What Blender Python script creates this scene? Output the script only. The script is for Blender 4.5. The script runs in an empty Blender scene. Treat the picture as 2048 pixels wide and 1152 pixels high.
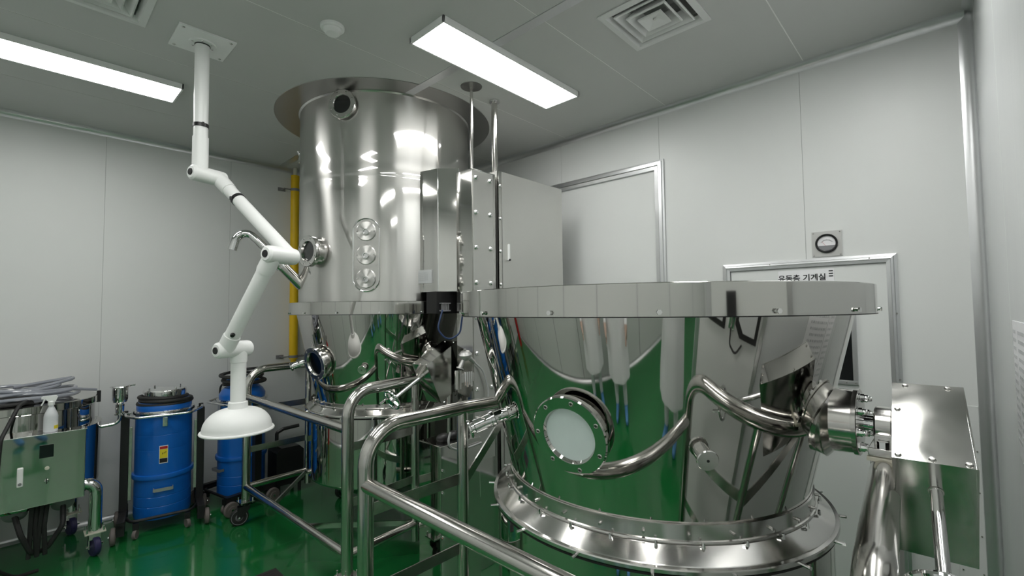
import bpy, bmesh, math, random
from mathutils import Vector, Matrix, Quaternion
random.seed(7)
PI = math.pi
S = bpy.context.scene
COL = S.collection

# ------------------------------------------------------------------ camera, world, exposure
cam_d = bpy.data.cameras.new('camera'); cam = bpy.data.objects.new('camera', cam_d); COL.objects.link(cam)
S.camera = cam
cam_d.sensor_width = 36.0; cam_d.lens = 36.0 * 927.8 / 2048.0; cam_d.clip_start = 0.02
def cam_matrix(yaw, pitch, roll):
    F = Vector((math.cos(yaw) * math.cos(pitch), math.sin(yaw) * math.cos(pitch), math.sin(pitch)))
    Rt = Vector((math.sin(yaw), -math.cos(yaw), 0)); U = Rt.cross(F)
    c, s = math.cos(roll), math.sin(roll)
    R2 = c * Rt + s * U; U2 = -s * Rt + c * U
    return Matrix((R2, U2, -F)).transposed()
m = cam_matrix(math.radians(43.3336), math.radians(2.6234), math.radians(-0.6252)).to_4x4()
m.translation = (0, 0, 1.8); cam.matrix_world = m
W = bpy.data.worlds.new('world'); S.world = W; W.use_nodes = True
W.node_tree.nodes['Background'].inputs[0].default_value = (0.5, 0.55, 0.55, 1)
W.node_tree.nodes['Background'].inputs[1].default_value = 0.02
S.view_settings.view_transform = 'Standard'; S.view_settings.look = 'None'
S.view_settings.gamma = 1.0; S.view_settings.use_curve_mapping = False
S.view_settings.exposure = 0.0
LAMP = 16.5          # emission strength of the ceiling panels

# ------------------------------------------------------------------ materials
def mat(name, color=(.8, .8, .8), rough=.5, metal=0., coat=0., coat_rough=.05, emit=None, estr=0., spec=.5, trans=0.,
        noise=0., nscale=6., bump=0., bscale=(8, 8, 8), aniso=0., rnoise=0., ior=1.45, alpha=1., bdist=.01):
    M = bpy.data.materials.new(name); M.use_nodes = True
    N = M.node_tree.nodes; L = M.node_tree.links; P = N['Principled BSDF']
    P.inputs['Base Color'].default_value = (*color, 1); P.inputs['Roughness'].default_value = rough
    P.inputs['Metallic'].default_value = metal; P.inputs['Coat Weight'].default_value = coat
    P.inputs['Coat Roughness'].default_value = coat_rough; P.inputs['Specular IOR Level'].default_value = spec
    P.inputs['Transmission Weight'].default_value = trans; P.inputs['IOR'].default_value = ior
    if emit: P.inputs['Emission Color'].default_value = (*emit, 1); P.inputs['Emission Strength'].default_value = estr
    if aniso:
        P.inputs['Anisotropic'].default_value = aniso
        t = N.new('ShaderNodeTangent'); t.direction_type = 'RADIAL'; t.axis = 'Z'; L.new(t.outputs[0], P.inputs['Tangent']); P.inputs['Anisotropic Rotation'].default_value = .25
    if noise or bump or rnoise:
        tc = N.new('ShaderNodeTexCoord')
        def nz(scale, detail=3):
            mp = N.new('ShaderNodeMapping'); mp.inputs['Scale'].default_value = scale if isinstance(scale, tuple) else (scale,) * 3
            L.new(tc.outputs['Object'], mp.inputs[0])
            n = N.new('ShaderNodeTexNoise'); n.inputs['Scale'].default_value = 1.0; n.inputs['Detail'].default_value = detail
            L.new(mp.outputs[0], n.inputs['Vector']); return n
        if noise:
            n = nz(nscale); r = N.new('ShaderNodeMapRange'); r.inputs[3].default_value = 1 - noise; r.inputs[4].default_value = 1 + noise
            L.new(n.outputs[0], r.inputs[0])
            mx = N.new('ShaderNodeVectorMath'); mx.operation = 'SCALE'; mx.inputs[0].default_value = color
            L.new(r.outputs[0], mx.inputs['Scale']); L.new(mx.outputs[0], P.inputs['Base Color'])
        if rnoise:
            n = nz(nscale); r = N.new('ShaderNodeMapRange'); r.inputs[1].default_value = .3; r.inputs[2].default_value = .7
            r.inputs[3].default_value = max(0, rough - rnoise); r.inputs[4].default_value = rough + rnoise
            L.new(n.outputs[0], r.inputs[0]); L.new(r.outputs[0], P.inputs['Roughness'])
        if bump:
            n = nz(bscale, 2); b = N.new('ShaderNodeBump'); b.inputs['Strength'].default_value = bump; b.inputs['Distance'].default_value = bdist
            L.new(n.outputs[0], b.inputs['Height']); L.new(b.outputs[0], P.inputs['Normal'])
    return M

M_WALL = mat('wall_panel_paint', (.715, .73, .72), .38, noise=.02, nscale=3., spec=.4, bump=.04, bscale=(220, 220, 220), bdist=.002)
M_WALLG = mat('glossy_wall_panel', (.62, .64, .64), .22, noise=.03, nscale=4., spec=.5, bump=.05, bscale=(14, 14, .4), bdist=.01)
M_CEIL = mat('ceiling_panel_paint', (.55, .56, .545), .45, noise=.03, nscale=3.)
M_CORE = mat('panel_joint_sealant', (.40, .41, .40), .6)
M_CJ = mat('ceiling_joint_sealant', (.88, .88, .86), .5)
M_FLOOR = mat('green_epoxy', (.011, .150, .036), .16, noise=.14, nscale=1.3, coat=.6, coat_rough=.05, bump=.03, bscale=(5, 5, 5), rnoise=.06)
M_ALU = mat('anodised_aluminium', (.66, .67, .68), .33, .85, noise=.04, nscale=9.)
M_WHITE = mat('white_powder_coat', (.84, .85, .84), .32, noise=.015, nscale=20.)
M_HOOD = mat('white_fibreglass', (.83, .84, .83), .42, bump=.08, bscale=(90, 90, 90), bdist=.002)
M_VENT = mat('vent_white', (.74, .75, .74), .42)
M_BLACK = mat('black_plastic', (.012, .012, .013), .4)
M_RUBBER = mat('black_rubber', (.02, .02, .02), .6)
M_DARK = mat('unlit_duct_black', (.006, .006, .007), .9, spec=.1)
M_MIRROR = mat('mirror_polished_steel', (.59, .58, .555), .035, 1., bump=.05, bscale=(3, 3, 1.2), bdist=.006, noise=.03, nscale=2.)
M_SHELL = mat('polished_steel_shell', (.66, .65, .63), .06, 1., bump=.16, bscale=(3.6, 3.6, .8), bdist=.012, noise=.04, nscale=5.)
def two_lobe(M, rough2, aniso2, fac):
    N = M.node_tree.nodes; L = M.node_tree.links; P = N['Principled BSDF']; out = [n for n in N if n.type == 'OUTPUT_MATERIAL'][0]
    Q = N.new('ShaderNodeBsdfPrincipled'); Q.inputs['Metallic'].default_value = 1.; Q.inputs['Roughness'].default_value = rough2
    Q.inputs['Base Color'].default_value = P.inputs['Base Color'].default_value; Q.inputs['Anisotropic'].default_value = aniso2; Q.inputs['Anisotropic Rotation'].default_value = .25
    t = N.new('ShaderNodeTangent'); t.direction_type = 'RADIAL'; t.axis = 'Z'; L.new(t.outputs[0], Q.inputs['Tangent'])
    if P.inputs['Normal'].links: L.new(P.inputs['Normal'].links[0].from_socket, Q.inputs['Normal'])
    mx = N.new('ShaderNodeMixShader'); mx.inputs[0].default_value = fac; L.new(P.outputs[0], mx.inputs[1]); L.new(Q.outputs[0], mx.inputs[2]); L.new(mx.outputs[0], out.inputs[0]); return M
two_lobe(M_SHELL, .30, .92, .42)
M_BAND = mat('satin_steel_band', (.575, .57, .545), .06, 1., bump=.03, bscale=(5, 5, 1), bdist=.004, noise=.03, nscale=6.)
M_DUCT = mat('polished_duct_sheet', (.64, .635, .61), .07, 1., bump=.06, bscale=(6, 6, 1), bdist=.006)
M_GEAR = mat('scuffed_mirror_sheet', (.62, .615, .59), .10, 1., noise=.06, nscale=7., rnoise=.06)
M_STEEL = mat('brushed_steel', (.60, .59, .57), .22, 1., noise=.06, nscale=14., rnoise=.05)
M_TUBE = mat('polished_steel_tube', (.60, .585, .56), .16, 1., noise=.04, nscale=10.)
M_CHROME = mat('chrome', (.78, .78, .78), .05, 1.)
M_FLANGE = mat('turned_steel_flange', (.68, .67, .65), .17, 1., aniso=.6, noise=.05, nscale=12.)
M_BOLT = mat('steel_bolt', (.55, .54, .52), .25, 1.)
M_DISC = mat('radially_turned_steel', (.68, .67, .65), .36, 1., aniso=.96)
M_SHEET = mat('ceiling_flange_steel', (.36, .355, .34), .34, 1., noise=.05, nscale=5.)
M_YELLOW = mat('yellow_pipe_paint', (.78, .50, .006), .42, noise=.08, nscale=12.)
M_BLUE = mat('blue_enamel', (.006, .125, .50), .3, noise=.05, nscale=4., coat=.3)
M_BLUE2 = mat('blue_plastic', (.02, .15, .48), .4)
M_TREAD = mat('caster_tread', (.16, .14, .13), .6)
M_PURPLE = mat('dark_blue_caster', (.035, .03, .10), .45)
M_GREYP = mat('grey_plastic', (.22, .22, .23), .45)
M_GLASSK = mat('dark_sight_glass', (.004, .005, .006), .06, coat=1.)
M_FROST = mat('frosted_sight_glass', (.74, .82, .82), .35, coat=.6, noise=.10, nscale=9.)
M_PAPER = mat('white_paper', (.82, .82, .84), .6)
M_INK = mat('black_ink', (.01, .01, .012), .6)
M_INKG = mat('grey_print', (.52, .53, .54), .6)
M_BLUECABLE = mat('blue_cable', (.01, .03, .09), .4)
M_GCABLE = mat('grey_cable', (.45, .46, .46), .45)
M_HOSE = mat('translucent_grey_hose', (.36, .38, .43), .18, coat=.5, trans=.25)
M_BOTTLE = mat('translucent_bottle', (.80, .82, .85), .28, trans=.15)
M_REDK = mat('red_print', (.45, .02, .015), .5)
M_YLW = mat('yellow_print', (.75, .62, .03), .5)
M_CAB = mat('satin_cabinet_steel', (.60, .60, .575), .30, .9, noise=.03, nscale=3.)
M_NPL = mat('etched_nameplate', (.62, .63, .64), .35, .3)
M_GALV = mat('nameplate_metal', (.50, .50, .49), .4, .8)
M_LCD = mat('display_black', (.006, .010, .010), .15)
M_LAMP = mat('led_diffuser', (.9, .9, .9), .5, emit=(1.0, 1.0, .97), estr=LAMP)
M_CREAM = mat('cream_washer', (.62, .60, .50), .5)
M_GRATE = mat('drain_grate', (.09, .085, .08), .4, .6)

# ------------------------------------------------------------------ mesh helpers
def basis(axis):
    z = Vector(axis).normalized(); h = Vector((0, 0, 1)) if abs(z.z) < .95 else Vector((1, 0, 0))
    x = h.cross(z).normalized(); return x, z.cross(x), z

def fillet(pts, rad, n=8):
    pts = [Vector(p) for p in pts]; out = [pts[0]]
    for i in range(1, len(pts) - 1):
        p = pts[i]; a = (pts[i - 1] - p); b = (pts[i + 1] - p); la, lb = a.length, b.length; a.normalize(); b.normalize()
        th = a.angle(b); r = rad[i - 1] if isinstance(rad, (list, tuple)) else rad
        if th > PI - .02 or r <= 0: out.append(p); continue
        t = min(r / math.tan(th / 2), la * .49 if i > 1 else la * .98, lb * .49 if i < len(pts) - 2 else lb * .98); r = t * math.tan(th / 2)
        bis = (a + b).normalized(); c = p + bis * (r / math.sin(th / 2)); s = p + a * t - c; e = p + b * t - c
        q = s.rotation_difference(e)
        for k in range(n + 1): out.append(c + Quaternion().slerp(q, k / n) @ s)
    out.append(pts[-1]); return out

class MB:
    def __init__(s): s.bm = bmesh.new()
    def box(s, lo, hi, bev=0., rot=None, piv=None):
        lo, hi = Vector(lo), Vector(hi)
        r = bmesh.ops.create_cube(s.bm, size=1.0); vs = r['verts']
        for v in vs:
            v.co = Vector((lo[i] + (v.co[i] + .5) * (hi[i] - lo[i]) for i in range(3)))
        if bev:
            es = list({e for v in vs for e in v.link_edges})
            rb = bmesh.ops.bevel(s.bm, geom=es, offset=bev, segments=2, affect='EDGES', profile=.5); vs = list({v for f in rb['faces'] for v in f.verts} | {v for v in vs if v.is_valid})
        if rot is not None:
            p = Vector(piv) if piv is not None else (lo + hi) / 2
            for v in vs: v.co = p + rot @ (v.co - p)
        return s
    def lathe(s, prof, o=(0, 0, 0), axis=(0, 0, 1), n=48, a0=0., a1=2 * PI, ref=None):
        x, y, z = basis(axis); o = Vector(o)
        if ref is not None:
            x = Vector(ref).normalized(); y = z.cross(x)
        full = abs(a1 - a0 - 2 * PI) < 1e-6; cnt = n if full else n + 1; rings = []
        for (r, h) in prof:
            if r < 1e-6: rings.append([s.bm.verts.new(o + z * h)])
            else: rings.append([s.bm.verts.new(o + z * h + (x * math.cos(a0 + (a1 - a0) * k / n) + y * math.sin(a0 + (a1 - a0) * k / n)) * r) for k in range(cnt)])
        for A, B in zip(rings, rings[1:]):
            for k in range(n):
                k2 = (k + 1) % cnt if full else k + 1
                if len(A) == 1 and len(B) == 1: continue
                if len(A) == 1: s.bm.faces.new((A[0], B[k2], B[k]))
                elif len(B) == 1: s.bm.faces.new((A[k], A[k2], B[0]))
                else: s.bm.faces.new((A[k], A[k2], B[k2], B[k]))
        return s
    def cyl(s, p0, p1, r0, r1=None, n=20, bev=0.):
        p0, p1 = Vector(p0), Vector(p1); h = (p1 - p0).length; r1 = r0 if r1 is None else r1
        pr = [(0, 0), (r0 - bev, 0), (r0, bev), (r1, h - bev), (r1 - bev, h), (0, h)] if bev else [(0, 0), (r0, 0), (r1, h), (0, h)]
        return s.lathe(pr, p0, p1 - p0, n)
    def tube(s, pts, r, n=14, cap=True):
        pts = [Vector(p) for p in pts]; rs = r if isinstance(r, (list, tuple)) else [r] * len(pts); rings = []
        T = []
        for i in range(len(pts)):
            a = pts[max(i - 1, 0)]; b = pts[min(i + 1, len(pts) - 1)]; T.append((b - a).normalized())
        x, y, z = basis(T[0])
        for i, p in enumerate(pts):
            if i: 
                q = T[i - 1].rotation_difference(T[i]); x = q @ x; y = q @ y
            rings.append([s.bm.verts.new(p + (x * math.cos(2 * PI * k / n) + y * math.sin(2 * PI * k / n)) * rs[i]) for k in range(n)])
        for A, B in zip(rings, rings[1:]):
            for k in range(n): s.bm.faces.new((A[k], A[(k + 1) % n], B[(k + 1) % n], B[k]))
        if cap:
            s.bm.faces.new(rings[0][::-1]); s.bm.faces.new(rings[-1])
        return s
    def torus(s, c, axis, R, r, n=40, m=10):
        x, y, z = basis(axis); c = Vector(c); G = []
        for i in range(n):
            a = 2 * PI * i / n; d = x * math.cos(a) + y * math.sin(a)
            G.append([s.bm.verts.new(c + d * (R + r * math.cos(2 * PI * k / m)) + z * r * math.sin(2 * PI * k / m)) for k in range(m)])
        for i in range(n):
            for k in range(m): s.bm.faces.new((G[i][k], G[(i + 1) % n][k], G[(i + 1) % n][(k + 1) % m], G[i][(k + 1) % m]))
        return s
    def sphere(s, c, r, sc=(1, 1, 1), n=16):
        q = bmesh.ops.create_uvsphere(s.bm, u_segments=n, v_segments=max(8, n // 2), radius=r)
        for v in q['verts']: v.co = Vector((v.co.x * sc[0], v.co.y * sc[1], v.co.z * sc[2])) + Vector(c)
        return s
    def poly(s, pts, h, off=0.):     # pts: 3D planar polygon, extruded by vector h
        h = Vector(h); A = [s.bm.verts.new(Vector(p)) for p in pts]; B = [s.bm.verts.new(Vector(p) + h) for p in pts]; n = len(A)
        s.bm.faces.new(A[::-1]); s.bm.faces.new(B)
        for k in range(n): s.bm.faces.new((A[k], A[(k + 1) % n], B[(k + 1) % n], B[k]))
        return s
    def bar(s, p0, p1, w, t, up=(0, 0, 1), bev=0.):   # flat bar, w along up-ish, t thickness
        p0, p1 = Vector(p0), Vector(p1); d = (p1 - p0).normalized(); u = (Vector(up) - d * d.dot(Vector(up))).normalized(); v = d.cross(u)
        return s.poly([p0 + u * w / 2 + v * t / 2, p0 + u * w / 2 - v * t / 2, p0 - u * w / 2 - v * t / 2, p0 - u * w / 2 + v * t / 2], p1 - p0)
    def build(s, name, material, parent=None, smooth=True, ang=34):
        bmesh.ops.recalc_face_normals(s.bm, faces=s.bm.faces)
        if smooth:
            for f in s.bm.faces: f.smooth = True
            lim = math.radians(ang)
            for e in s.bm.edges:
                e.smooth = len(e.link_faces) == 2 and e.calc_face_angle(0) < lim
        me = bpy.data.meshes.new(name); s.bm.to_mesh(me); s.bm.free()
        me.materials.append(material)
        o = bpy.data.objects.new(name, me); COL.objects.link(o)
        if smooth:
            w = o.modifiers.new('weighted_normals', 'WEIGHTED_NORMAL'); w.keep_sharp = True; w.mode = 'FACE_AREA'; w.weight = 60
        if parent: o.parent = parent
        return o

def tag(o, label, cat, group=None):
    o['label'] = label; o['category'] = cat
    if group: o['group'] = group
    return o
def thing(name, label, cat, loc=(0, 0, 0), rz=0., group=None):
    o = bpy.data.objects.new(name, None); COL.objects.link(o); o.empty_display_size = .1
    o.location = loc; o.rotation_euler = (0, 0, rz); return tag(o, label, cat, group)
def struct(o): o['kind'] = 'structure'; return o
def part_copy(o, parent, mtx=None):
    c = o.copy(); COL.objects.link(c); c.parent = parent
    if mtx is not None: c.matrix_local = mtx
    return c
def text_mesh(body, size, name, material, mtx, parent, extrude=.0006):
    cu = bpy.data.curves.new(name, 'FONT'); cu.body = body; cu.size = size; cu.extrude = extrude; cu.align_x = 'CENTER'; cu.align_y = 'CENTER'; cu.offset = size * .022
    t = bpy.data.objects.new(name, cu); COL.objects.link(t)
    dg = bpy.context.evaluated_depsgraph_get(); me = bpy.data.meshes.new_from_object(t.evaluated_get(dg))
    bpy.data.objects.remove(t); bpy.data.curves.remove(cu)
    o = bpy.data.objects.new(name, me); me.materials.clear(); me.materials.append(material); COL.objects.link(o)
    o.parent = parent; o.matrix_local = mtx; return o
def frame_mtx(o, x, y):
    x = Vector(x).normalized(); y = Vector(y).normalized(); z = x.cross(y)
    M = Matrix((x, y, z)).transposed().to_4x4(); M.translation = o; return M

# ------------------------------------------------------------------ room
XR, YL, H = 3.59, 5.446, 3.434
XB, YF = -1.2, -3.1                 # far walls behind the camera
YN, XN = -0.150, 0.82               # the short wall on the right, its free end
def minus(x0, x1, y0, y1, holes):
    R = [(x0, x1, y0, y1)]
    for (a, b, c, d) in holes:
        out = []
        for (p, q, r, t) in R:
            if b <= p or a >= q or d <= r or c >= t: out.append((p, q, r, t)); continue
            if a > p: out.append((p, a, r, t))
            if b < q: out.append((b, q, r, t))
            if c > r: out.append((max(p, a), min(q, b), r, c))
            if d < t: out.append((max(p, a), min(q, b), d, t))
        R = out
    return R
fl = struct(MB().box((XB - .1, YF - .1, -.1), (XR + .1, YL + .1, 0)).build('floor', M_FLOOR))

VENT_A = (2.184, 2.645, .920, 1.381); VENT_B = (-.013, .447, 2.815, 3.276)
def inset(v, d): return (v[0] + d, v[1] - d, v[2] + d, v[3] - d)
HOLES = [inset(VENT_A, .03), inset(VENT_B, .03)]
b = MB()
for (a, c, d, e) in minus(XB - .1, XR + .1, YF - .1, YL + .1, HOLES): b.box((a, d, H + .0014), (c, e, H + .05))
ceil = struct(b.build('ceiling', M_CJ, smooth=False))
ys = [-3.2, -2.36, -1.36, -.355, .651, 1.615, 2.62, 3.62, 4.62, YL]; xs = [XB, 1.94, 2.005, XR]
for (xa, xb_) in ((XB, 1.938), (2.008, XR)):
    for ya, yb in zip(ys, ys[1:]):
        b = MB()
        for (a, c, d, e) in minus(xa + .0015, xb_ - .0015, ya + .0032, yb - .0032, HOLES): b.box((a, d, H), (c, e, H + .0014))
        b.build('ceiling_panel', M_CEIL, ceil, smooth=False)
MB().box((1.940, YF, H - .004), (2.006, YL - .05, H + .0014), .0008).build('joint_strip', M_ALU, ceil)

def wall(name, panels, core, axis, pos, side, mat_=M_WALL, gap=.0012, core_mat=M_CORE):
    # panels: list of (u0,u1,z0,z1) ; axis: 'x' wall at x=pos, 'y' wall at y=pos ; side: +1 the room lies towards smaller coordinate
    def bx(bb, u0, u1, z0, z1, d0, d1, bev=0.):
        lo, hi = sorted((pos + side * d0, pos + side * d1))
        if axis == 'x': bb.box((lo, u0, z0), (hi, u1, z1), bev)
        else: bb.box((u0, lo, z0), (u1, hi, z1), bev)
    cb = MB(); bx(cb, core[0], core[1], 0, H + .012, .003, .09); w = struct(cb.build(name, core_mat, smooth=False))
    for (u0, u1, z0, z1) in panels:
        p = MB(); bx(p, u0 + gap, u1 - gap, z0, z1, 0, .003, .0008); p.build('wall_panel', mat_, w, ang=20)
    return w
sx = [XB, -.507, .493, 1.485, 2.485, XR]
wall('wall_left', [(a, c, 0, H) for a, c in zip(sx, sx[1:])], (XB - .1, XR + .1), 'y', YL, 1)
sy = [YN, .686, 1.699, 2.704, 3.71, 4.71, YL]
wall('wall_right', [(a, c, 0, H) for a, c in zip(sy, sy[1:])], (YN - .1, YL), 'x', XR, 1)
wall('wall_near', [(XN, 1.36, 0, H), (1.36, 2.36, 0, H), (2.36, XR, 0, H)], (XN, XR), 'y', YN, -1, M_WALLG)
sb = [YF, -2.4, -1.4, -.4, .6, 1.45, 2.3, 3.3, 4.3, YL]
wall('wall_back', [(a, c, 0, H) for a, c in zip(sb, sb[1:])], (YF, YL), 'x', XB, -1, gap=.007, core_mat=M_GREYP)
sf = [XB, -.5, .5, XN]
wall('wall_front', [(a, c, 0, H) for a, c in zip(sf, sf[1:])], (XB, XN), 'y', YF, -1)
wall('wall_return', [(YF, -2.2, 0, H), (-2.2, -1.2, 0, H), (-1.2, YN, 0, H)], (YF, YN - .1), 'x', XN, 1)

# trims: rounded aluminium coving where wall meets ceiling, wall meets wall, wall meets floor
def coving(name, p0, p1, u, v, r=.042, mt=M_ALU):
    # concave quarter strip in the corner spanned by u and v (both point into the room)
    p0, p1, u, v = Vector(p0), Vector(p1), Vector(u), Vector(v); pts = [p0]
    n = 6
    for k in range(n + 1):
        a = PI / 2 * k / n; pts.append(p0 + u * (r - r * math.sin(a)) + v * (r - r * math.cos(a)) )
    pts = [p0] + [p0 + u * .0 + v * r] + [p0 + u * (r * (1 - math.cos(a))) + v * (r * (1 - math.sin(a))) for a in [PI / 2 * k / n for k in range(1, n)]] + [p0 + u * r]
    return struct(MB().poly(pts, p1 - p0).build(name, mt))
coving('trim_1', (XB, YL, H), (XR - .03, YL, H), (0, -1, 0), (0, 0, -1), .05)
coving('trim_2', (XR, YN + .03, H), (XR, YL - .03, H), (-1, 0, 0), (0, 0, -1), .05)
coving('trim_3', (XR, YN, 0), (XR, YN, H), (-1, 0, 0), (0, 1, 0), .060)
coving('trim_4', (XR, YL, 0), (XR, YL, H), (-1, 0, 0), (0, -1, 0))
coving('trim_5', (XN, YN, H), (XR - .03, YN, H), (0, 1, 0), (0, 0, -1))
coving('trim_6', (XB, YF, H), (XB, YL - .03, H), (1, 0, 0), (0, 0, -1))
coving('baseboard_left', (XB, YL, 0), (XR - .03, YL, 0), (0, -1, 0), (0, 0, 1), .035)
coving('baseboard_right', (XR, YN + .03, 0), (XR, YL - .03, 0), (-1, 0, 0), (0, 0, 1), .035)
coving('baseboard_back', (XB, YF, 0), (XB, YL - .03, 0), (1, 0, 0), (0, 0, 1), .035)

# doors in the right wall (frame stands proud of the panels)
def door_frame(par, y0, y1, z1, w, x=XR):
    prof = [(0, 0), (0, .014), (.014, .017), (.018, .028), (w * .55, .030), (w * .62, .024), (w * .98, .022), (w, .004), (w, 0)]   # (inward offset, depth)
    for i in range(3):
        b = MB()
        if i == 0:    # head, mitred
            for a, c in zip(prof, prof[1:]):
                b.bm.faces.new([b.bm.verts.new(v) for v in ((x - a[1], y0 + a[0], z1 - a[0]), (x - a[1], y1 - a[0], z1 - a[0]), (x - c[1], y1 - c[0], z1 - c[0]), (x - c[1], y0 + c[0], z1 - c[0]))])
        else:
            ye = y0 if i == 1 else y1; sg = 1 if i == 1 else -1
            for a, c in zip(prof, prof[1:]):
                b.bm.faces.new([b.bm.verts.new(v) for v in ((x - a[1], ye + sg * a[0], z1 - a[0]), (x - a[1], ye + sg * a[0], 0), (x - c[1], ye + sg * c[0], 0), (x - c[1], ye + sg * c[0], z1 - c[0]))])
        bmesh.ops.remove_doubles(b.bm, verts=b.bm.verts, dist=1e-5)
        b.build('door_frame', M_ALU, par, ang=25)
def screws(par, pts, nrm, r=.006, d=.004):
    for p in pts: MB().lathe([(0, d), (r * .6, d), (r, 0)], p, nrm, 10).build('screw', M_BOLT, par)
d1 = MB().box((XR - .008, .272, .012), (XR - .0005, 1.163, 2.055), .001).build('door_1', M_WALL); struct(d1)
door_frame(d1, .220, 1.218, 2.110, .052)
wf = MB()
for lo, hi in (((.43, 1.306), (.75, 1.332)), ((.43, 1.914), (.75, 1.94)), ((.43, 1.33), (.456, 1.916)), ((.724, 1.33), (.75, 1.916))):
    wf.box((XR - .026, lo[0], lo[1]), (XR - .006, hi[0], hi[1]), .003)
wf.build('window_frame', M_ALU, d1)
MB().box((XR - .014, .45, 1.326), (XR - .007, .73, 1.92)).build('window_pane', M_GLASSK, d1)
hb = MB().box((XR - .02, 1.06, .98), (XR - .008, 1.12, 1.16), .004); hb.cyl((XR - .02, 1.09, 1.08), (XR - .06, 1.09, 1.08), .01); hb.cyl((XR - .055, 1.1, 1.08), (XR - .055, .97, 1.08), .009)
hb.build('door_handle', M_CHROME, d1)
screws(d1, [(XR - .024, .232, z) for z in (1.75, 1.36, .9, .5)] + [(XR - .026, y, 2.088) for y in (.35, .9)], (-1, 0, 0))
screws(d1, [(XR - .027, .445, 1.32), (XR - .027, .49, 1.32)], (-1, 0, 0), .004)
d2 = MB().box((XR - .008, 1.74, .012), (XR - .0005, 3.02, 2.925), .001).build('door_2', M_WALL); struct(d2)
door_frame(d2, 1.659, 3.10, 3.016, .080)
screws(d2, [(XR - .024, 1.70, z) for z in (2.92, 2.1, 1.4)] + [(XR - .026, y, 2.97) for y in (1.84, 2.4)], (-1, 0, 0))
d3 = MB().box((.88, YN + .0005, .012), (1.44, YN + .010, 2.06), .001).build('door_3', M_WALL); struct(d3)
b = MB()
for lo, hi in (((.835, .0), (.88, 2.10)), ((1.44, .0), (1.475, 2.10)), ((.88, 2.06), (1.44, 2.10))): b.box((lo[0], YN + .0005, lo[1]), (hi[0], YN + .0125, hi[1]), .002)
b.build('door_frame', M_ALU, d3)
for xa, xb in ((.915, 1.14), (1.23, 1.425)):
    b = MB(); q = [(xa + .05, 1.44), (xb, 1.44), (xb, 1.74), (xa, 1.74), (xa, 1.49)]; b.poly([(x, YN + .0105, z) for x, z in q], (0, .010, 0)); b.build('window_frame', M_RUBBER, d3)
    q = [(xa + .075, 1.468), (xb - .025, 1.468), (xb - .025, 1.715), (xa + .025, 1.715), (xa + .025, 1.515)]; MB().poly([(x, YN + .0207, z) for x, z in q], (0, .002, 0)).build('window_pane', M_WALLG, d3)
hb = MB().box((1.175, YN + .0105, 1.46), (1.225, YN + .03, 1.64), .004).cyl((1.2, YN + .03, 1.56), (1.2, YN + .055, 1.56), .01).box((1.188, YN + .05, 1.50), (1.212, YN + .062, 1.62), .003)
hb.build('door_handle', M_CHROME, d3)
MB().tube(fillet([(1.20, YN + .03, 1.47), (1.21, YN + .04, 1.40), (1.27, YN + .04, 1.37), (1.31, YN + .03, 1.42)], .03, 5), .006, 8).build('handle_strap', M_RUBBER, d3)
MB().box((1.02, YN + .0215, 1.76), (1.095, YN + .03, 1.86), .002).build('window_label', M_INK, d3)
# white access plate low down beside the corner
t = tag(MB().box((XR - .006, YN + .062, .02), (XR - .0005, .018, 1.245), .002).build('access_panel', M_WALL), 'narrow white cover plate screwed to the wall beside the right corner', 'panel')
screws(t, [(XR - .006, YN + .075, z) for z in (.35, .55, .78, 1.0)] + [(XR - .006, .005, z) for z in (.35, .78, 1.2)], (-1, 0, 0), .005)

# sign on the door, behind the rim of the front container
sg = tag(MB().box((XR - .0105, .535, 1.93), (XR - .0085, .853, 2.040)).build('paper_sign', M_PAPER), 'white paper sign with black Korean lettering taped on the door', 'sign')
text_mesh('유동층 기계실', .048, 'lettering', M_INK, frame_mtx((XR - .0112, .716, 1.985), (0, -1, 0), (0, 0, 1)), sg)
for k in range(3): MB().box((XR - .0118, .540, 2.022 - .0165 * k), (XR - .0105, .563, 2.029 - .0165 * k)).build('printed_bar', M_INK, sg)

# differential pressure gauge above the door
g = tag(MB().box((XR - .007, .486, 2.120), (XR - .0005, .650, 2.285), .001).build('pressure_gauge', M_GALV), 'round white-faced pressure gauge on a square plate above the door', 'gauge')
gc = Vector((XR - .007, .568, 2.204))
MB().lathe([(.052, 0), (.060, .002), (.062, .012), (.056, .018), (.050, .014), (.050, .004)], gc, (-1, 0, 0), 40).build('bezel', M_BLACK, g)
MB().lathe([(0, .005), (.051, .005)], gc, (-1, 0, 0), 40).build('dial', M_PAPER, g)
b = MB()
for k in range(21):
    a = math.radians(145 - 110 * k / 20); r0 = .034; r1 = .039 if k % 5 else .042
    d = Vector((0, -math.cos(a), math.sin(a))); b.bar(gc + Vector((-.0062, 0, -.012)) + d * r0, gc + Vector((-.0062, 0, -.012)) + d * r1, .0009, .0006, (1, 0, 0))
for k in range(22):
    a = math.radians(145 - 110 * k / 22); a2 = math.radians(145 - 110 * (k + 1) / 22); f = lambda q: gc + Vector((-.0062, -math.cos(q) * .034, math.sin(q) * .034 - .012))
    b.bar(f(a), f(a2), .0012, .0006, (1, 0, 0))
b.build('scale', M_INK, g)
b = MB().bar(gc + Vector((-.0068, 0, -.02)), gc + Vector((-.0068, .024, .012)), .0014, .001, (1, 0, 0)); b.build('needle', M_REDK, g)
MB().poly([gc + Vector((-.0075, y, z)) for y, z in ((-.046, -.014), (.046, -.014), (.036, -.036), (.0, -.048), (-.036, -.036))], (-.004, 0, 0)).build('dial_cover', M_GREYP, g)
MB().box((XR - .0138, .555, 2.178), (XR - .0115, .583, 2.190)).build('dial_label', M_REDK, g)
screws(g, [(XR - .007, y, z) for y in (.496, .640) for z in (2.13, 2.275)], (-1, 0, 0), .005)

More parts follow.
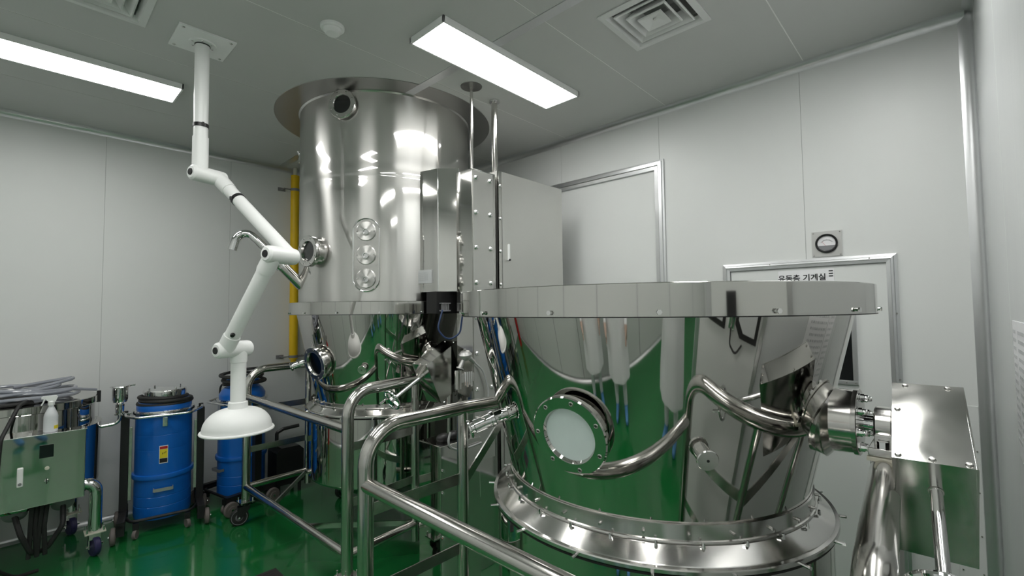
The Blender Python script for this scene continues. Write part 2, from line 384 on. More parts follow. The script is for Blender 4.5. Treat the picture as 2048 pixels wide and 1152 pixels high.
# notice on the short right wall
nt = tag(MB().box((1.84, YN + .0005, 1.30), (2.125, YN + .003, 1.745)).box((2.135, YN + .0005, 1.30), (2.27, YN + .003, 1.745)).build('wall_notice', M_PAPER), 'pair of printed sheets fixed to the glossy wall at the right edge', 'notice')
b = MB()
for xa, xb in ((1.86, 2.11), (2.15, 2.255)):
    for r in range(14):
        x = xb
        while x > xa + .02:
            w = min(random.uniform(.006, .022), x - xa)
            b.box((x - w, YN + .0025, 1.705 - r * .027), (x, YN + .0036, 1.716 - r * .027)); x -= w + random.uniform(.005, .012)
pr_ = b.build('print', M_INKG, nt); pr_['kind'] = 'stuff'

# ------------------------------------------------------------------ ceiling fittings
LIGHT_LABELS = {0: 'lit white LED ceiling panel right of the steel tower', 1: 'lit white LED ceiling panel cut by the left edge'}
def ceiling_light(cx, cy, label):
    t = thing('ceiling_light', label, 'ceiling light', (cx, cy, H), 0, 'LED ceiling panels')
    L, Wd, hz = .645, .161, .038
    b = MB()
    for lo, hi in (((-L, -Wd), (L, -Wd + .012)), ((-L, Wd - .012), (L, Wd)), ((-L, -Wd), (-L + .012, Wd)), ((L - .012, -Wd), (L, Wd))):
        b.box((lo[0], lo[1], -hz), (hi[0], hi[1], -.0005), .0015)
    b.box((-L + .01, -Wd + .01, -.012), (L - .01, Wd - .01, -.0008))
    b.build('frame', M_WHITE, t)
    MB().box((-L + .011, -Wd + .011, -hz + .003), (L - .011, Wd - .011, -hz + .008)).build('diffuser', M_LAMP, t)
ceiling_light(2.208, 2.135, LIGHT_LABELS[0])
ceiling_light(.118, 4.085, LIGHT_LABELS[1])
for (x, y, l) in ((.118, 2.135, 'LED ceiling panel overhead, left of the camera'), (2.02, .27, 'LED ceiling panel above the front container'), (.118, .27, 'LED ceiling panel directly above the camera'),
                  (.118, -1.66, 'LED ceiling panel behind the camera')):
    ceiling_light(x, y, l)

def ceiling_vent(v, label, dark):
    cx, cy = (v[0] + v[1]) / 2, (v[2] + v[3]) / 2; hw = (v[1] - v[0]) / 2
    t = thing('ceiling_vent', label, 'vent', (cx, cy, H), 0, 'square ceiling diffusers')
    def frus(b, a0, z0, a1, z1, th=.0):
        A = [Vector((sx * a0, sy * a0, z0)) for sx, sy in ((-1, -1), (1, -1), (1, 1), (-1, 1))]; B = [Vector((sx * a1, sy * a1, z1)) for sx, sy in ((-1, -1), (1, -1), (1, 1), (-1, 1))]
        va = [b.bm.verts.new(p) for p in A]; vb = [b.bm.verts.new(p) for p in B]
        for k in range(4): b.bm.faces.new((va[k], va[(k + 1) % 4], vb[(k + 1) % 4], vb[k]))
    b = MB(); frus(b, hw, -.001, hw, -.008); frus(b, hw, -.008, hw - .034, -.012); frus(b, hw - .034, -.012, hw - .05, .02); frus(b, hw - .05, .02, hw - .031, .05)
    bmesh.ops.remove_doubles(b.bm, verts=b.bm.verts, dist=1e-5); b.build('frame', M_VENT, t, ang=20)
    for a, zl in ((.165, -.008), (.115, -.015)):
        b = MB(); frus(b, a, zl + .007, a, zl); frus(b, a, zl, a - .007, zl - .003); frus(b, a - .007, zl - .003, a - .055, .045); frus(b, a, zl + .007, a - .046, .052)
        bmesh.ops.remove_doubles(b.bm, verts=b.bm.verts, dist=1e-5); b.build('louver', M_VENT, t, ang=20)
    b = MB(); frus(b, .068, -.013, .068, -.021); frus(b, .068, -.021, .012, -.004); frus(b, .012, -.004, .0005, -.004); frus(b, .068, -.013, .01, .03); bmesh.ops.remove_doubles(b.bm, verts=b.bm.verts, dist=1e-5)
    b.build('centre_cone', M_VENT, t, ang=20)
    MB().lathe([(0, -.004), (.006, -.004), (.009, .0), (.009, .01)], (0, 0, -.008), (0, 0, 1), 14).build('screw', M_BOLT, t)
    b = MB(); q = hw - .03; zp = .17
    for lo, hi in (((-q, -q, .05), (q, -q + .005, zp)), ((-q, q - .005, .05), (q, q, zp)), ((-q, -q + .005, .05), (-q + .005, q - .005, zp)), ((q - .005, -q + .005, .05), (q, q - .005, zp)), ((-q, -q, zp), (q, q, zp + .01))): b.box(lo, hi)
    MB().lathe([(0, zp - .001), (.125, zp - .001), (.128, zp - .012), (.132, zp - .012), (.132, zp - .0005)], n=32).build('duct_dark_disc', M_DARK, t)  # flat black disc paints the darkness inside the round duct
    b.build('plenum_box', M_VENT, t, smooth=False)
ceiling_vent(VENT_A, 'square white ceiling vent at upper right, black disc inside for the dark duct', True)
ceiling_vent(VENT_B, 'square white ceiling vent at upper left, beside the arm mount', False)

sd = thing('smoke_detector', 'small round white smoke detector on the ceiling', 'smoke detector', (1.189, 2.517, H))
MB().lathe([(0, -.0005), (.066, -.0005), (.066, -.014), (.060, -.020), (.0, -.020)], n=32).build('base', M_WHITE, sd)
MB().lathe([(.050, -.020), (.050, -.028), (.045, -.036), (.036, -.046), (.0, -.049)], n=32).build('sensor_cap', M_WHITE, sd)

# ------------------------------------------------------------------ fume extraction arm
arm = thing('extraction_arm', 'white jointed extraction arm with dome hood hanging from the ceiling', 'extraction arm', (.716, 3.228, H))
inv = Vector((.716, 3.228, H))
def AP(x, y, z): return Vector((x, y, z)) - inv
r_ = .038
b = MB().box((-.145, -.147, -.010), (.145, .147, -.0005), .001); b.lathe([(.038, -.010), (.070, -.010), (.070, -.018), (.040, -.020)], n=36); pl = b.build('ceiling_plate', M_WHITE, arm)
for p in [(sx * .12, sy * .122, -.010) for sx in (-1, 1) for sy in (-1, 1)]: MB().lathe([(0, .004), (.006, .004), (.009, 0)], p, (0, 0, -1), 10).build('bolt', M_BOLT, pl)
for k in range(6): MB().lathe([(0, .004), (.004, .004), (.006, 0)], (.057 * math.cos(k * PI / 3 + .3), .057 * math.sin(k * PI / 3 + .3), -.0185), (0, 0, -1), 8).build('bolt', M_BOLT, pl)
MB().lathe([(r_, -.018), (r_ + .003, -.018), (r_ + .003, -.026), (r_, -.026)], n=32).build('seal_ring', M_BLACK, arm)
ax = Vector((.94, .34, 0)).normalized(); pv = Vector((.34, -.94, 0)).normalized()
J1 = AP(.716, 3.228, 2.628)
MB().cyl((0, 0, -.018), (0, 0, -.60), r_, n=32).build('drop_pipe', M_WHITE, arm)
MB().tube([(0, 0, -.585), (0, 0, -.70), (0, 0, -.80)], [r_ + .004] * 3, 28).build('socket', M_WHITE, arm)
def knuckle(a, bb, r, name='knuckle', caps=(1, 0)):
    d = (bb - a).normalized(); L = (bb - a).length
    b = MB().lathe([(0, -.012), (r * .72, -.010), (r * .95, 0), (r, .012), (r, L - .012), (r * .95, L), (r * .72, L + .010), (0, L + .012)], a, d, 28)
    k = b.build(name, M_WHITE, arm)
    if caps[0]: MB().lathe([(0, -.016), (r * .40, -.015), (r * .46, -.009)], a, d, 20).build('end_cap', M_BLACK, k)
    if caps[1]: MB().lathe([(r * .46, L + .009), (r * .40, L + .015), (0, L + .016)], a, d, 20).build('end_cap', M_BLACK, k)
    return k
def clamp_band(p, d, tilt=0):
    d = Vector(d).normalized(); b = MB().lathe([(r_ + .0005, -.011), (r_ + .003, -.011), (r_ + .003, .011), (r_ + .0005, .011)], p, d, 30)
    x, y, z = basis(d)
    for s in (1, -1):
        b.box(Vector(p) + Vector((-.005, -.008, -.010)) + x * s * (r_ + .010), Vector(p) + Vector((.005, .008, .010)) + x * s * (r_ + .010), .001)
    return b.build('clamp_band', M_BLACK, arm)
k1a = J1 - ax * .045 + Vector((0, 0, .0)); k1b = J1 + ax * .145
knuckle(k1a, k1b, .047)
A2s = J1 + ax * .115; A2e = A2s + pv * .625 + Vector((0, 0, -.520))
d2_ = (A2e - A2s).normalized()
MB().tube([A2s - d2_ * .01, A2s + d2_ * .09, A2s + d2_ * .13], [r_ + .006, r_ + .006, r_ + .004], 28).build('socket', M_WHITE, arm)
MB().cyl(A2s + d2_ * .10, A2e, r_, n=32).build('upper_arm', M_WHITE, arm)
clamp_band((0, 0, -.515), (0, 0, 1)); clamp_band(A2s + d2_ * .235, d2_)
knuckle(A2e - ax * .155, A2e + ax * .022, .047)
A3s = A2e - ax * .115; A3e = A3s - pv * .374 + Vector((0, 0, -.520)); d3_ = (A3e - A3s).normalized()
MB().tube([A3s, A3s + d3_ * .10, A3s + d3_ * .115], [r_ + .007, r_ + .007, r_ + .004], 28).build('socket', M_WHITE, arm)
MB().cyl(A3s + d3_ * .08, A3e, r_ + .002, n=32).build('lower_arm', M_WHITE, arm)
MB().tube([A3e - d3_ * .10, A3e - d3_ * .095, A3e], [r_ + .004, r_ + .007, r_ + .007], 28).build('socket', M_WHITE, arm)
vd = -(Vector(arm.location) + A3e - Vector((0, 0, 1.8))).normalized()
kp = A3e - d3_ * .13 + (vd - d3_ * vd.dot(d3_)).normalized() * (r_ + .003)
MB().cyl(kp, kp + (vd - d3_ * vd.dot(d3_)).normalized() * .014, .013, .010, 12).build('damper_knob', M_BLACK, arm)
knuckle(A3e - ax * .045, A3e + ax * .145, .046, caps=(1, 1))
HP = A3e + ax * .083
MB().tube([HP + Vector((0, 0, .01)), HP + Vector((0, 0, -.075)), HP + Vector((0, 0, -.08))], [r_ + .006, r_ + .006, r_ + .003], 28).build('socket', M_WHITE, arm)
zt = (1.262 - H) - HP.z
MB().cyl(HP + Vector((0, 0, -.06)), HP + Vector((0, 0, zt)), r_ + .002, n=32).build('hood_pipe', M_WHITE, arm)
hz0 = 1.274 - H
dome = [(r_ + .003, hz0 + .012), (r_ + .012, hz0 + .008), (r_ + .013, hz0 - .022)]
for k in range(11):
    a = PI / 2 * k / 10; dome.append((.050 + .128 * math.sin(a), (1.248 - H) - .118 * (1 - math.cos(a))))
dome += [(.188, 1.128 - H), (.191, 1.122 - H), (.188, 1.116 - H), (.176, 1.118 - H)]
for k in range(10, -1, -1):
    a = PI / 2 * k / 10; dome.append((.046 + .126 * math.sin(a), (1.243 - H) - .114 * (1 - math.cos(a))))
MB().lathe(dome, (HP.x, HP.y, 0), (0, 0, 1), 56).build('dome_hood', M_HOOD, arm, ang=50)

# ------------------------------------------------------------------ yellow gas pipe on the left wall
yp = thing('yellow_pipe', 'vertical yellow pipe clamped to the left wall beside the tower', 'pipe', (2.113, YL - .075, 0))
MB().cyl((0, 0, 1.27), (0, 0, 3.345), .045, n=24).build('pipe', M_YELLOW, yp)
MB().cyl((0, 0, 3.34), (0, 0, H - .004), .022, n=16).build('pipe_end', M_CREAM, yp)
MB().cyl((0, 0, 1.19), (0, 0, 1.275), .030, n=16).build('lower_end', M_YELLOW, yp)
for z in (3.18, 1.30):
    b = MB().lathe([(.045, -.014), (.049, -.014), (.049, .014), (.045, .014)], (0, 0, z), (0, 0, 1), 24)
    b.tube([(-.045, .0, z), (-.12, .0, z), (-.12, .073, z)], .007, 8); b.tube([(.045, .0, z), (.12, .0, z), (.12, .073, z)], .007, 8)
    b.box((-.16, .066, z - .02), (-.08, .0745, z + .02), .002); b.build('clamp', M_GREYP, yp)

# ------------------------------------------------------------------ tower
TX, TY = 2.213, 3.593
tw = thing('process_tower', 'tall polished steel cylinder tower reaching through a round ceiling flange', 'process tower', (TX, TY, 0))
RS = .712
def shell_r(z): return RS + .0016 * math.sin(2 * PI * (z - 2.80) / .15) * math.exp(-((z - 2.86) / .10) ** 2) - .0010 * math.exp(-((z - 2.795) / .006) ** 2)
prof = [(RS - .02, 1.870)] + [(shell_r(z), z) for z in [1.8701, 1.95, 2.1, 2.3, 2.45, 2.55, 2.60]] + [(shell_r(2.60 + .01 * k), 2.60 + .01 * k) for k in range(1, 51)] + [(RS, z) for z in (3.2, 3.3, H - .02, H - .013)] + [(RS + .012, H - .004)]
MB().lathe(prof, n=160).build('shell', M_SHELL, tw)
MB().lathe([(RS, H - .0035), (.905, H - .0035), (.907, H - .001)], n=128).build('ceiling_flange', M_SHEET, tw)
def radial(ang, z, r=RS): return Vector((r * math.cos(ang), r * math.sin(ang), z)), Vector((math.cos(ang), math.sin(ang), 0))
def sight_glass(par, p, n, R, depth, glass, nb=8, gr=.62, name='sight_glass'):
    n = Vector(n).normalized(); x, y, z = basis(n)
    s = MB().lathe([(R * .86, -.03), (R * .86, depth * .45), (R * .98, depth * .5), (R, depth * .55), (R, depth * .9), (R * .97, depth), (R * (gr + .08), depth), (R * (gr + .04), depth * .97), (R * gr, depth * .75)], p, n, 56)
    o = s.build(name, M_FLANGE if glass is not M_FROST else M_MIRROR, par)
    MB().lathe([(0, depth * .72), (R * (gr + .02), depth * .72)], p, n, 40).build('glass', glass, o)
    for k in range(nb):
        a = 2 * PI * (k + .5) / nb; c = Vector(p) + (x * math.cos(a) + y * math.sin(a)) * R * .86 + n * depth
        MB().lathe([(R * .03, .0015), (R * .045, .002), (R * .062, .0), ], c, n, 12).build('bolt', M_BOLT, o)
        MB().lathe([(0, .0009), (R * .03, .001)], c, n, 10).build('bolt_socket', M_RUBBER, o)
    return o
p, n = radial(math.atan2(3.213 - TY, 1.611 - TX), 3.325); sight_glass(tw, p, n, .108, .035, M_GLASSK)
p, n = radial(math.radians(191.5), 2.245); sight_glass(tw, p, n, .115, .075, M_GLASSK)
# oval port plate with three blind discs
def cyl_pt(s_, z_, a0, r): a = a0 + s_ / RS; return Vector((r * math.cos(a), r * math.sin(a), z_))
oa = math.atan2(3.078 - TY, 1.721 - TX)
tg = Vector((-math.sin(oa), math.cos(oa), 0)); on_ = Vector((math.cos(oa), math.sin(oa), 0))
oz0, oz1, orad = 2.034, 2.379, .094
cen = Vector((RS * math.cos(oa), RS * math.sin(oa), 0))
outl = [(orad * math.cos(a), oz1 + orad * math.sin(a)) for a in [PI * k / 14 for k in range(15)]] + [(orad * math.cos(a), oz0 + orad * math.sin(a)) for a in [PI + PI * k / 14 for k in range(15)]]
b = MB(); b.poly([cen + on_ * -.012 + tg * u + Vector((0, 0, z)) for u, z in outl], on_ * .020)
op = b.build('oval_port', M_STEEL, tw, ang=20)
rim = [cen + on_ * .008 + tg * u + Vector((0, 0, z)) for u, z in outl]
MB().tube(rim + [rim[0], rim[1]], .0045, 8, cap=False).build('weld_rim', M_CHROME, op)
for zc in (2.379, 2.206, 2.034):
    c = cen + on_ * .008 + Vector((0, 0, zc))
    d = MB().lathe([(0, .012), (.066, .012), (.070, .009), (.072, .0)], n=48).build('port_disc', M_DISC, op); d.matrix_local = frame_mtx(c, tg, (0, 0, 1)) if tg.cross(Vector((0, 0, 1))).dot(on_) > 0 else frame_mtx(c, -tg, (0, 0, 1))
    MB().lathe([(.012, .012), (.020, .014), (.022, .026), (.016, .026), (.013, .020), (0, .020)], c - tg * 0 + Vector((0, 0, -.006)), on_, 20).build('plug', M_CHROME, op)
    for s in (-1, 1): MB().lathe([(0, .018), (.005, .018), (.006, .012)], c + tg * s * .060 + Vector((0, 0, -.0)), on_, 8).build('bolt', M_BOLT, op)
# small latch at the top left of the shell
p, n = radial(math.atan2(3.97 - TY, 1.62 - TX) , 3.12, RS)
MB().box(p + Vector((-.02, -.012, -.06)), p + Vector((.012, .012, .05)), .004).cyl(p + Vector((-.012, 0, .0)), p + Vector((-.03, .0, .04)), .006).build('latch', M_CHROME, tw)
# faceted duct on the right front side of the shell
dz0, dz1 = 1.936, 2.853
P = [(2.062, 2.905), (2.105, 2.733), (2.214, 2.624), (2.34, 2.74), (2.44, 2.93), (2.25, 3.0)]
b = MB().poly([(x - TX, y - TY, dz0) for x, y in P], (0, 0, dz1 - dz0)); du = b.build('duct', M_DUCT, tw, smooth=False)
for (x, y), nm in ((P[1], 'edge_seam'), (P[2], 'edge_seam'), (P[0], 'weld_seam')):
    MB().tube([(x - TX, y - TY, dz0), (x - TX, y - TY, dz1)], .0035 if nm == 'edge_seam' else .005, 8).build(nm, M_CHROME if nm == 'edge_seam' else M_STEEL, du)
# black box paints in the shade of the cable cavity under the duct
b = MB().box((2.05 - TX, 2.68 - TY, 1.775), (2.31 - TX, 2.80 - TY, 1.934)); b.build('cavity_shade', M_BLACK, tw)
b = MB()
for k in range(4): b.box((2.085 - TX + .016 * k, 2.655 - TY, 1.80), (2.096 - TX + .016 * k, 2.675 - TY, 1.845))
b.box((2.075 - TX, 2.65 - TY, 1.79), (2.155 - TX, 2.681 - TY, 1.80)); b.box((2.075 - TX, 2.65 - TY, 1.845), (2.155 - TX, 2.681 - TY, 1.852)); b.build('terminal_strip', M_GREYP, tw)
f1 = (Vector((2.105, 2.733, 0)) - Vector((2.062, 2.905, 0))).normalized(); fn = Vector((f1.y, -f1.x, 0)) * 1.0
if fn.dot(Vector((-1, -1, 0))) < 0: fn = -fn
q0 = Vector((2.062 - TX, 2.905 - TY, 0)) + fn * .001
b = MB(); b.poly([q0 + f1 * u + Vector((0, 0, z)) for u, z in ((-.06, 2.0), (.125, 2.0), (.125, 2.10), (-.06, 2.10))], fn * .012); npl = b.build('nameplate', M_NPL, du, smooth=False)
b = MB()
for k in range(5): b.poly([q0 + fn * .013 + f1 * u + Vector((0, 0, z)) for u, z in ((.0, 2.02 + k * .014), (.055 if k < 4 else .09, 2.02 + k * .014), (.055 if k < 4 else .09, 2.023 + k * .014), (.0, 2.023 + k * .014))], fn * .001)
for k in range(3): b.poly([q0 + fn * .013 + f1 * u + Vector((0, 0, z)) for u, z in ((.065 + k * .012, 2.02), (.068 + k * .012, 2.02), (.068 + k * .012, 2.07), (.065 + k * .012, 2.07))], fn * .001)
b.build('engraving', M_INKG, du, smooth=False)
# sampling elbow on the left of the shell
e0 = Vector((1.54 - TX, 3.75 - TY, 2.0)); pth = fillet([e0, Vector((1.235 - TX, 3.825 - TY, 2.335)), Vector((1.17 - TX, 3.85 - TY, 2.405)), Vector((1.10 - TX, 3.875 - TY, 2.37)), Vector((1.075 - TX, 3.885 - TY, 2.265))], [.0, .07, .08], 6)
dd = (pth[1] - pth[0]).normalized()
el = MB().tube([e0, e0 + dd * .235], .042, 20).build('outlet_pipe', M_TUBE, tw)
MB().tube([e0 + dd * .23] + pth[1:], .030, 18).build('elbow', M_CHROME, tw)
for s_, rr in ((.215, .055), (.30, .042), (.385, .046)): MB().lathe([(.028, -.01), (rr, -.008), (rr, .008), (.028, .01)], e0 + dd * s_, dd, 24).build('clamp_ring', M_CHROME, tw)
MB().cyl(e0 + dd * .27 + Vector((0, 0, -.03)), e0 + dd * .27 + Vector((-.05, .02, -.075)), .008).sphere(e0 + dd * .27 + Vector((-.05, .02, -.075)), .014).build('valve_knob', M_BLACK, tw)

# ------------------------------------------------------------------ column, cabinet, rods
cl = thing('equipment_column', 'slim polished steel column with a bolted cover beside the tower', 'column', (2.163, 2.42, 0))
MB().box((0, 0.0, .002), (.232, .17, 2.800), .002).build('body', M_BAND, cl)
MB().box((.006, -.006, .75), (.20, -.0005, 2.790), .0015).build('cover_plate', M_CAB, cl)
for k in range(8):
    z = 2.735 - .248 * k
    for x in (.032, .172): MB().lathe([(0, .017), (.010, .015), (.016, .008), (.018, 0)], (x, -.006, z), (0, -1, 0), 14).build('bolt', M_CHROME, cl)
cb = thing('control_cabinet', 'tall satin steel cabinet with a small white handle behind the front container', 'cabinet', (2.42, 2.42, 0))
MB().box((0, .006, .002), (.775, .33, 2.838), .002).build('body', M_CAB, cb)
dr = MB().box((.035, -.012, .08), (.772, .005, 2.832), .002).build('door', M_CAB, cb)
MB().box((0.0, -.010, .08), (.032, .005, 2.835), .002).build('hinge_strip', M_BAND, cb)
for k in range(8): MB().lathe([(0, .012), (.008, .011), (.012, .003), (.012, 0)], (.016, -.010, 2.72 - .245 * k), (0, -1, 0), 12).build('bolt', M_CHROME, cb)
b = MB().box((.085, -.026, 2.165), (.104, -.012, 2.29), .004); b.build('handle', M_WHITE, dr)
MB().cyl((.0945, -.012, 2.17), (.0945, -.034, 2.17), .008, n=12).build('handle_lock', M_BLACK, dr)

rd = thing('support_rod', 'thin steel rod hanging from a round ceiling disc', 'rod', (2.228, 2.49, H))
MB().cyl((0, 0, -.003), (0, 0, -.632), .0115, n=16).build('rod', M_TUBE, rd)
MB().lathe([(0, -.004), (.078, -.004), (.079, -.0008), (0, -.0008)], n=36).build('ceiling_disc', M_SHEET, rd)
rp = thing('riser_pipe', 'shiny steel pipe rising from the cabinet top to the ceiling', 'pipe', (2.508, 2.535, H))
MB().cyl((0, 0, -.004), (0, 0, -.5945), .0235, n=20).build('pipe', M_TUBE, rp)
MB().lathe([(.024, -.018), (.040, -.016), (.042, -.010), (.042, -.0008), (.02, -.0008)], n=28).build('ceiling_collar', M_CHROME, rp)

# transmitter, sensor cylinder and cables on the column
tr = thing('transmitter', 'grey metal temperature transmitter head with a white cable on the column', 'transmitter', (2.077, 2.40, 1.47))
b = MB().lathe([(0, -.03), (.03, -.028), (.036, -.01), (.044, -.006), (.046, .010), (.038, .018), (.030, .030), (.010, .034), (.009, .046), (0, .046)], (0, 0, .02), (-.2, -.1, 1), 24); b.build('head', M_GALV, tr)
MB().cyl((.03, 0, .005), (.075, -.005, -.03), .018, .012, 14).build('gland', M_GALV, tr)
MB().cyl((-.02, 0, -.01), (-.05, 0, -.06), .012, .016, 12).lathe([(.0, 0), (.026, 0), (.026, .008), (0, .008)], (-.05, 0, -.066), (.4, 0, .8), 16).build('stem', M_GALV, tr)
MB().cyl((-.066, .0, -.195), (-.066, .0, -.072), .024, n=20).build('sensor_body', M_TUBE, tr)
MB().box((-.060, .0, -.16), (.085, .012, -.10), .002).build('bracket', M_STEEL, tr)
MB().tube(fillet([(.072, -.005, -.028), (.15, -.01, -.09), (.20, -.01, -.22), (.21, -.005, -.45)], .12, 6), .0065, 8).build('cable', M_GCABLE, tr)
MB().tube(fillet([(-.10, .12, .33), (-.16, .10, .20), (-.10, .06, .12), (-.02, .03, .17), (.0, .02, .33)], .06, 6), .006, 8).build('blue_cable', M_BLUECABLE, tr)
for k in range(4): MB().cyl((.0 + .018 * k, .0, -.18 - .012 * (k % 2)), (.0 + .018 * k, .0, -.09), .008, n=10).build('small_cylinder', M_CHROME, tr)

pb = thing('pump_box', 'polished steel box standing low between the two trolleys', 'equipment box', (1.90, 2.36, 0))
MB().box((-.16, -.12, .10), (.16, .10, .985), .006).build('housing', M_MIRROR, pb)
for sx in (-.13, .13):
    for sy_ in (-.09, .07): MB().cyl((sx, sy_, .001), (sx, sy_, .105), .018, n=12).build('foot', M_RUBBER, pb)
b = MB()
for k in range(3): b.sphere((-.06 + .08 * k, -.02, 1.0), .05, (1, .8, .6), 12)
b.build('motor_cover', M_BLACK, pb)
MB().tube(fillet([(-.09, -.125, 1.06), (-.12, -.13, .98), (-.02, -.135, .935), (.16, -.13, .945)], .05, 6), .007, 8).build('loose_cable', M_GCABLE, pb)
for k in range(4): MB().cyl((-.145, -.13, .45 + .13 * k), (-.145, -.118, .45 + .13 * k), .009, n=10).build('latch', M_CHROME, pb)

# ------------------------------------------------------------------ product container trolleys
def trolley(loc, rz, label, z_end, z_col, z_rim, glass, drum_z):
    t = thing('container_trolley', label, 'trolley', (loc[0], loc[1], 0), rz, 'product container trolleys')
    RT, RE, ZT = .723, .578, 1.772
    sl = (RT - RE) / (ZT - z_end)
    rc = lambda z: RE + sl * (z - z_end)
    bowl = MB().lathe([(RT, ZT), (RE, z_end), (RE - .01, z_end - .001)], n=200).build('bowl', M_MIRROR, t)
    MB().lathe([(RT - .01, ZT + .001), (.7835, ZT + .001), (.7835, ZT + .003), (RT - .01, ZT + .003)], n=128).build('bowl_gasket', M_BLACK, t)
    bd = MB().lathe([(RT - .004, ZT + .004), (.783, ZT + .004), (.783, 1.866), (.781, 1.868), (.777, 1.868), (.777, ZT + .012), (RT - .004, ZT + .012)], n=160).build('rim_band', M_BAND, t)
    nb = 16
    for k in range(nb):
        a = 2 * PI * (k + .35) / nb; c, n = radial(a, ZT + .016, .783)
        MB().cyl(c, c + n * .010, .0050, n=10).lathe([(0, .005), (.0075, .005), (.0075, 0), (0, 0)], c + n * .006, n, 6).build('rim_stud', M_CHROME, bd)
    # collar, weld ring, sloping flange
    MB().lathe([(RE + .002, z_end + .003), (RE + .008, z_end + .002), (RE + .009, z_col), (RE - .01, z_col)], n=128).build('collar', M_FLANGE, t)
    MB().torus((0, 0, z_col), (0, 0, 1), RE + .010, .006, 128, 8).build('weld_ring', M_STEEL, t)
    fg = MB().lathe([(RE + .005, z_col - .004), (RE + .014, z_col - .006), (.640, z_rim + .012), (.643, z_rim + .009), (.655, z_rim + .008), (.657, z_rim + .004), (.657, z_rim - .006), (.640, z_rim - .010)], n=160).build('flange', M_FLANGE, t, ang=14)
    MB().lathe([(.640, z_rim - .010), (.652, z_rim - .011), (.652, z_rim - .018), (.640, z_rim - .02)], n=128).build('flange_gasket', M_RUBBER, t)
    for k in range(28):
        a = 2 * PI * k / 28; c, n = radial(a, z_col + .024, RE + .008)
        MB().cyl(c - n * .002, c + n * .012, .006, .0045, 8).build('collar_stud', M_BOLT, fg)
        c, n = radial(a + .06, z_col - .009, RE + .024); MB().cyl(c, c + Vector((0, 0, .016)), .0055, .004, 8).build('flange_stud', M_CHROME, fg)
    for k in range(18):
        a = 2 * PI * (k + .4) / 18; c, n = radial(a, z_rim - .006, .655)
        MB().cyl(c, c + n * .028, .0055, n=8).build('clamp_pin', M_CHROME, fg)
    MB().lathe([(.640, z_rim - .019), (.638, drum_z + .02), (.625, drum_z), (.33, drum_z - .16), (.31, drum_z - .17), (0, drum_z - .17)], n=128).build('drum', M_MIRROR, t)
    # sight glass and small port on the bowl
    nz = -math.sin(math.atan(sl)); nh = math.cos(math.atan(sl))
    def on_bowl(a, z): return Vector((rc(z) * math.cos(a), rc(z) * math.sin(a), z)), Vector((nh * math.cos(a), nh * math.sin(a), nz))
    p, n = on_bowl(math.radians(187.5), 1.418); sight_glass(t, p, n, .128, .042 if glass is M_FROST else .055, glass, 7, .66)
    p, n = on_bowl(math.radians(221.5), 1.379)
    pt = MB().lathe([(.024, -.02), (.024, .03), (.030, .031), (.031, .040), (.029, .043), (0, .043)], p, n, 32).build('port_plug', M_FLANGE, t)
    MB().lathe([(0, .0445), (.004, .044)], p, n, 10).build('port_hole', M_RUBBER, pt)
    # sampling valve
    p, n = on_bowl(math.radians(147), 1.385); n2 = (n + Vector((0, 0, -.12))).normalized()
    v = MB().lathe([(.024, -.02), (.026, .03), (.031, .034), (.031, .046), (.027, .048), (.027, .115), (.020, .118), (.020, .130)], p, n2, 28).build('sampling_valve', M_CHROME, t)
    MB().lathe([(0, .138), (.036, .138), (.037, .133), (.033, .128), (.020, .128)], p, n2, 28).build('valve_flange', M_CHROME, v)
    x_, y_, z_ = basis(n2); MB().box(p + n2 * .06 - Vector((.012, .012, .0)) + Vector((0, 0, .016)), p + n2 * .11 + Vector((.012, .012, .028)), .003).build('valve_cover', M_STEEL, v)
    # trunnions and bearings, both sides
    ZA = 1.432
    for sd_ in (-1, 1):
        o = Vector((0, 0, ZA)); a = Vector((0, sd_, 0))
        hub = MB().lathe([(.10, .58), (.118, .634), (.122, .642), (.117, .647), (.101, .660), (.098, .716), (.103, .717), (.103, .729), (.100, .731), (0, .731)], o, a, 44).build('trunnion', M_TUBE, t)
        for k in range(8):
            an = 2 * PI * k / 8 + .2; c = o + a * .731 + Vector((math.cos(an), 0, math.sin(an))) * .082
            MB().lathe([(.0, .026), (.007, .026), (.009, .023), (.009, .014), (.012, .014), (.012, .004), (.014, .003), (.014, 0)], c, a, 10).build('bolt', M_CHROME, hub)
        MB().cyl(o + a * .71, o + a * (.865 if sd_ < 0 else .85), .026, n=24).build('shaft', M_CHROME, t)
        rl = .785
        brg = MB().lathe([(0, .767), (.050, .767), (.056, .772), (.056, .808), (.050, .813), (0, .813)], o, a, 32)
        brg.box((-.055, min(sd_ * .768, sd_ * .812), ZA - .062), (.055, max(sd_ * .768, sd_ * .812), ZA - .02), .004)
        brg.box((-.085, min(sd_ * .755, sd_ * .822), ZA - .080), (.085, max(sd_ * .755, sd_ * .822), ZA - .055), .004); bq = brg.build('bearing', M_STEEL, t)
        for s in (-1, 1): MB().cyl((s * .07, sd_ * .79, ZA - .055), (s * .07, sd_ * .79, ZA - .036), .014, n=6).build('bolt', M_CHROME, bq)
        MB().box((-.09, min(sd_ * .752, sd_ * .825), ZA - .093), (.09, max(sd_ * .752, sd_ * .825), ZA - .081), .002).build('bearing_shim', M_CREAM, t)
        # frame of this side: the looped rail with its front post
        lat = (lambda x: .785 + .056 * (-x / .83)) if sd_ < 0 else (lambda x: .86)
        RP = .0335; ZR = 1.300
        x0 = -.83; xm = -.30
        pts = fillet([(x0, sd_ * lat(x0), .20), (x0, sd_ * lat(x0), ZR), (.05, sd_ * (lat(0) if sd_ < 0 else .80), ZR + .012)] if sd_ < 0 else [(x0, sd_ * .86, .20), (x0, sd_ * .86, ZR), (xm, .86, ZR + .005), (.05, .80, ZR + .012)], .16 if sd_ < 0 else [.16, .3], 10)
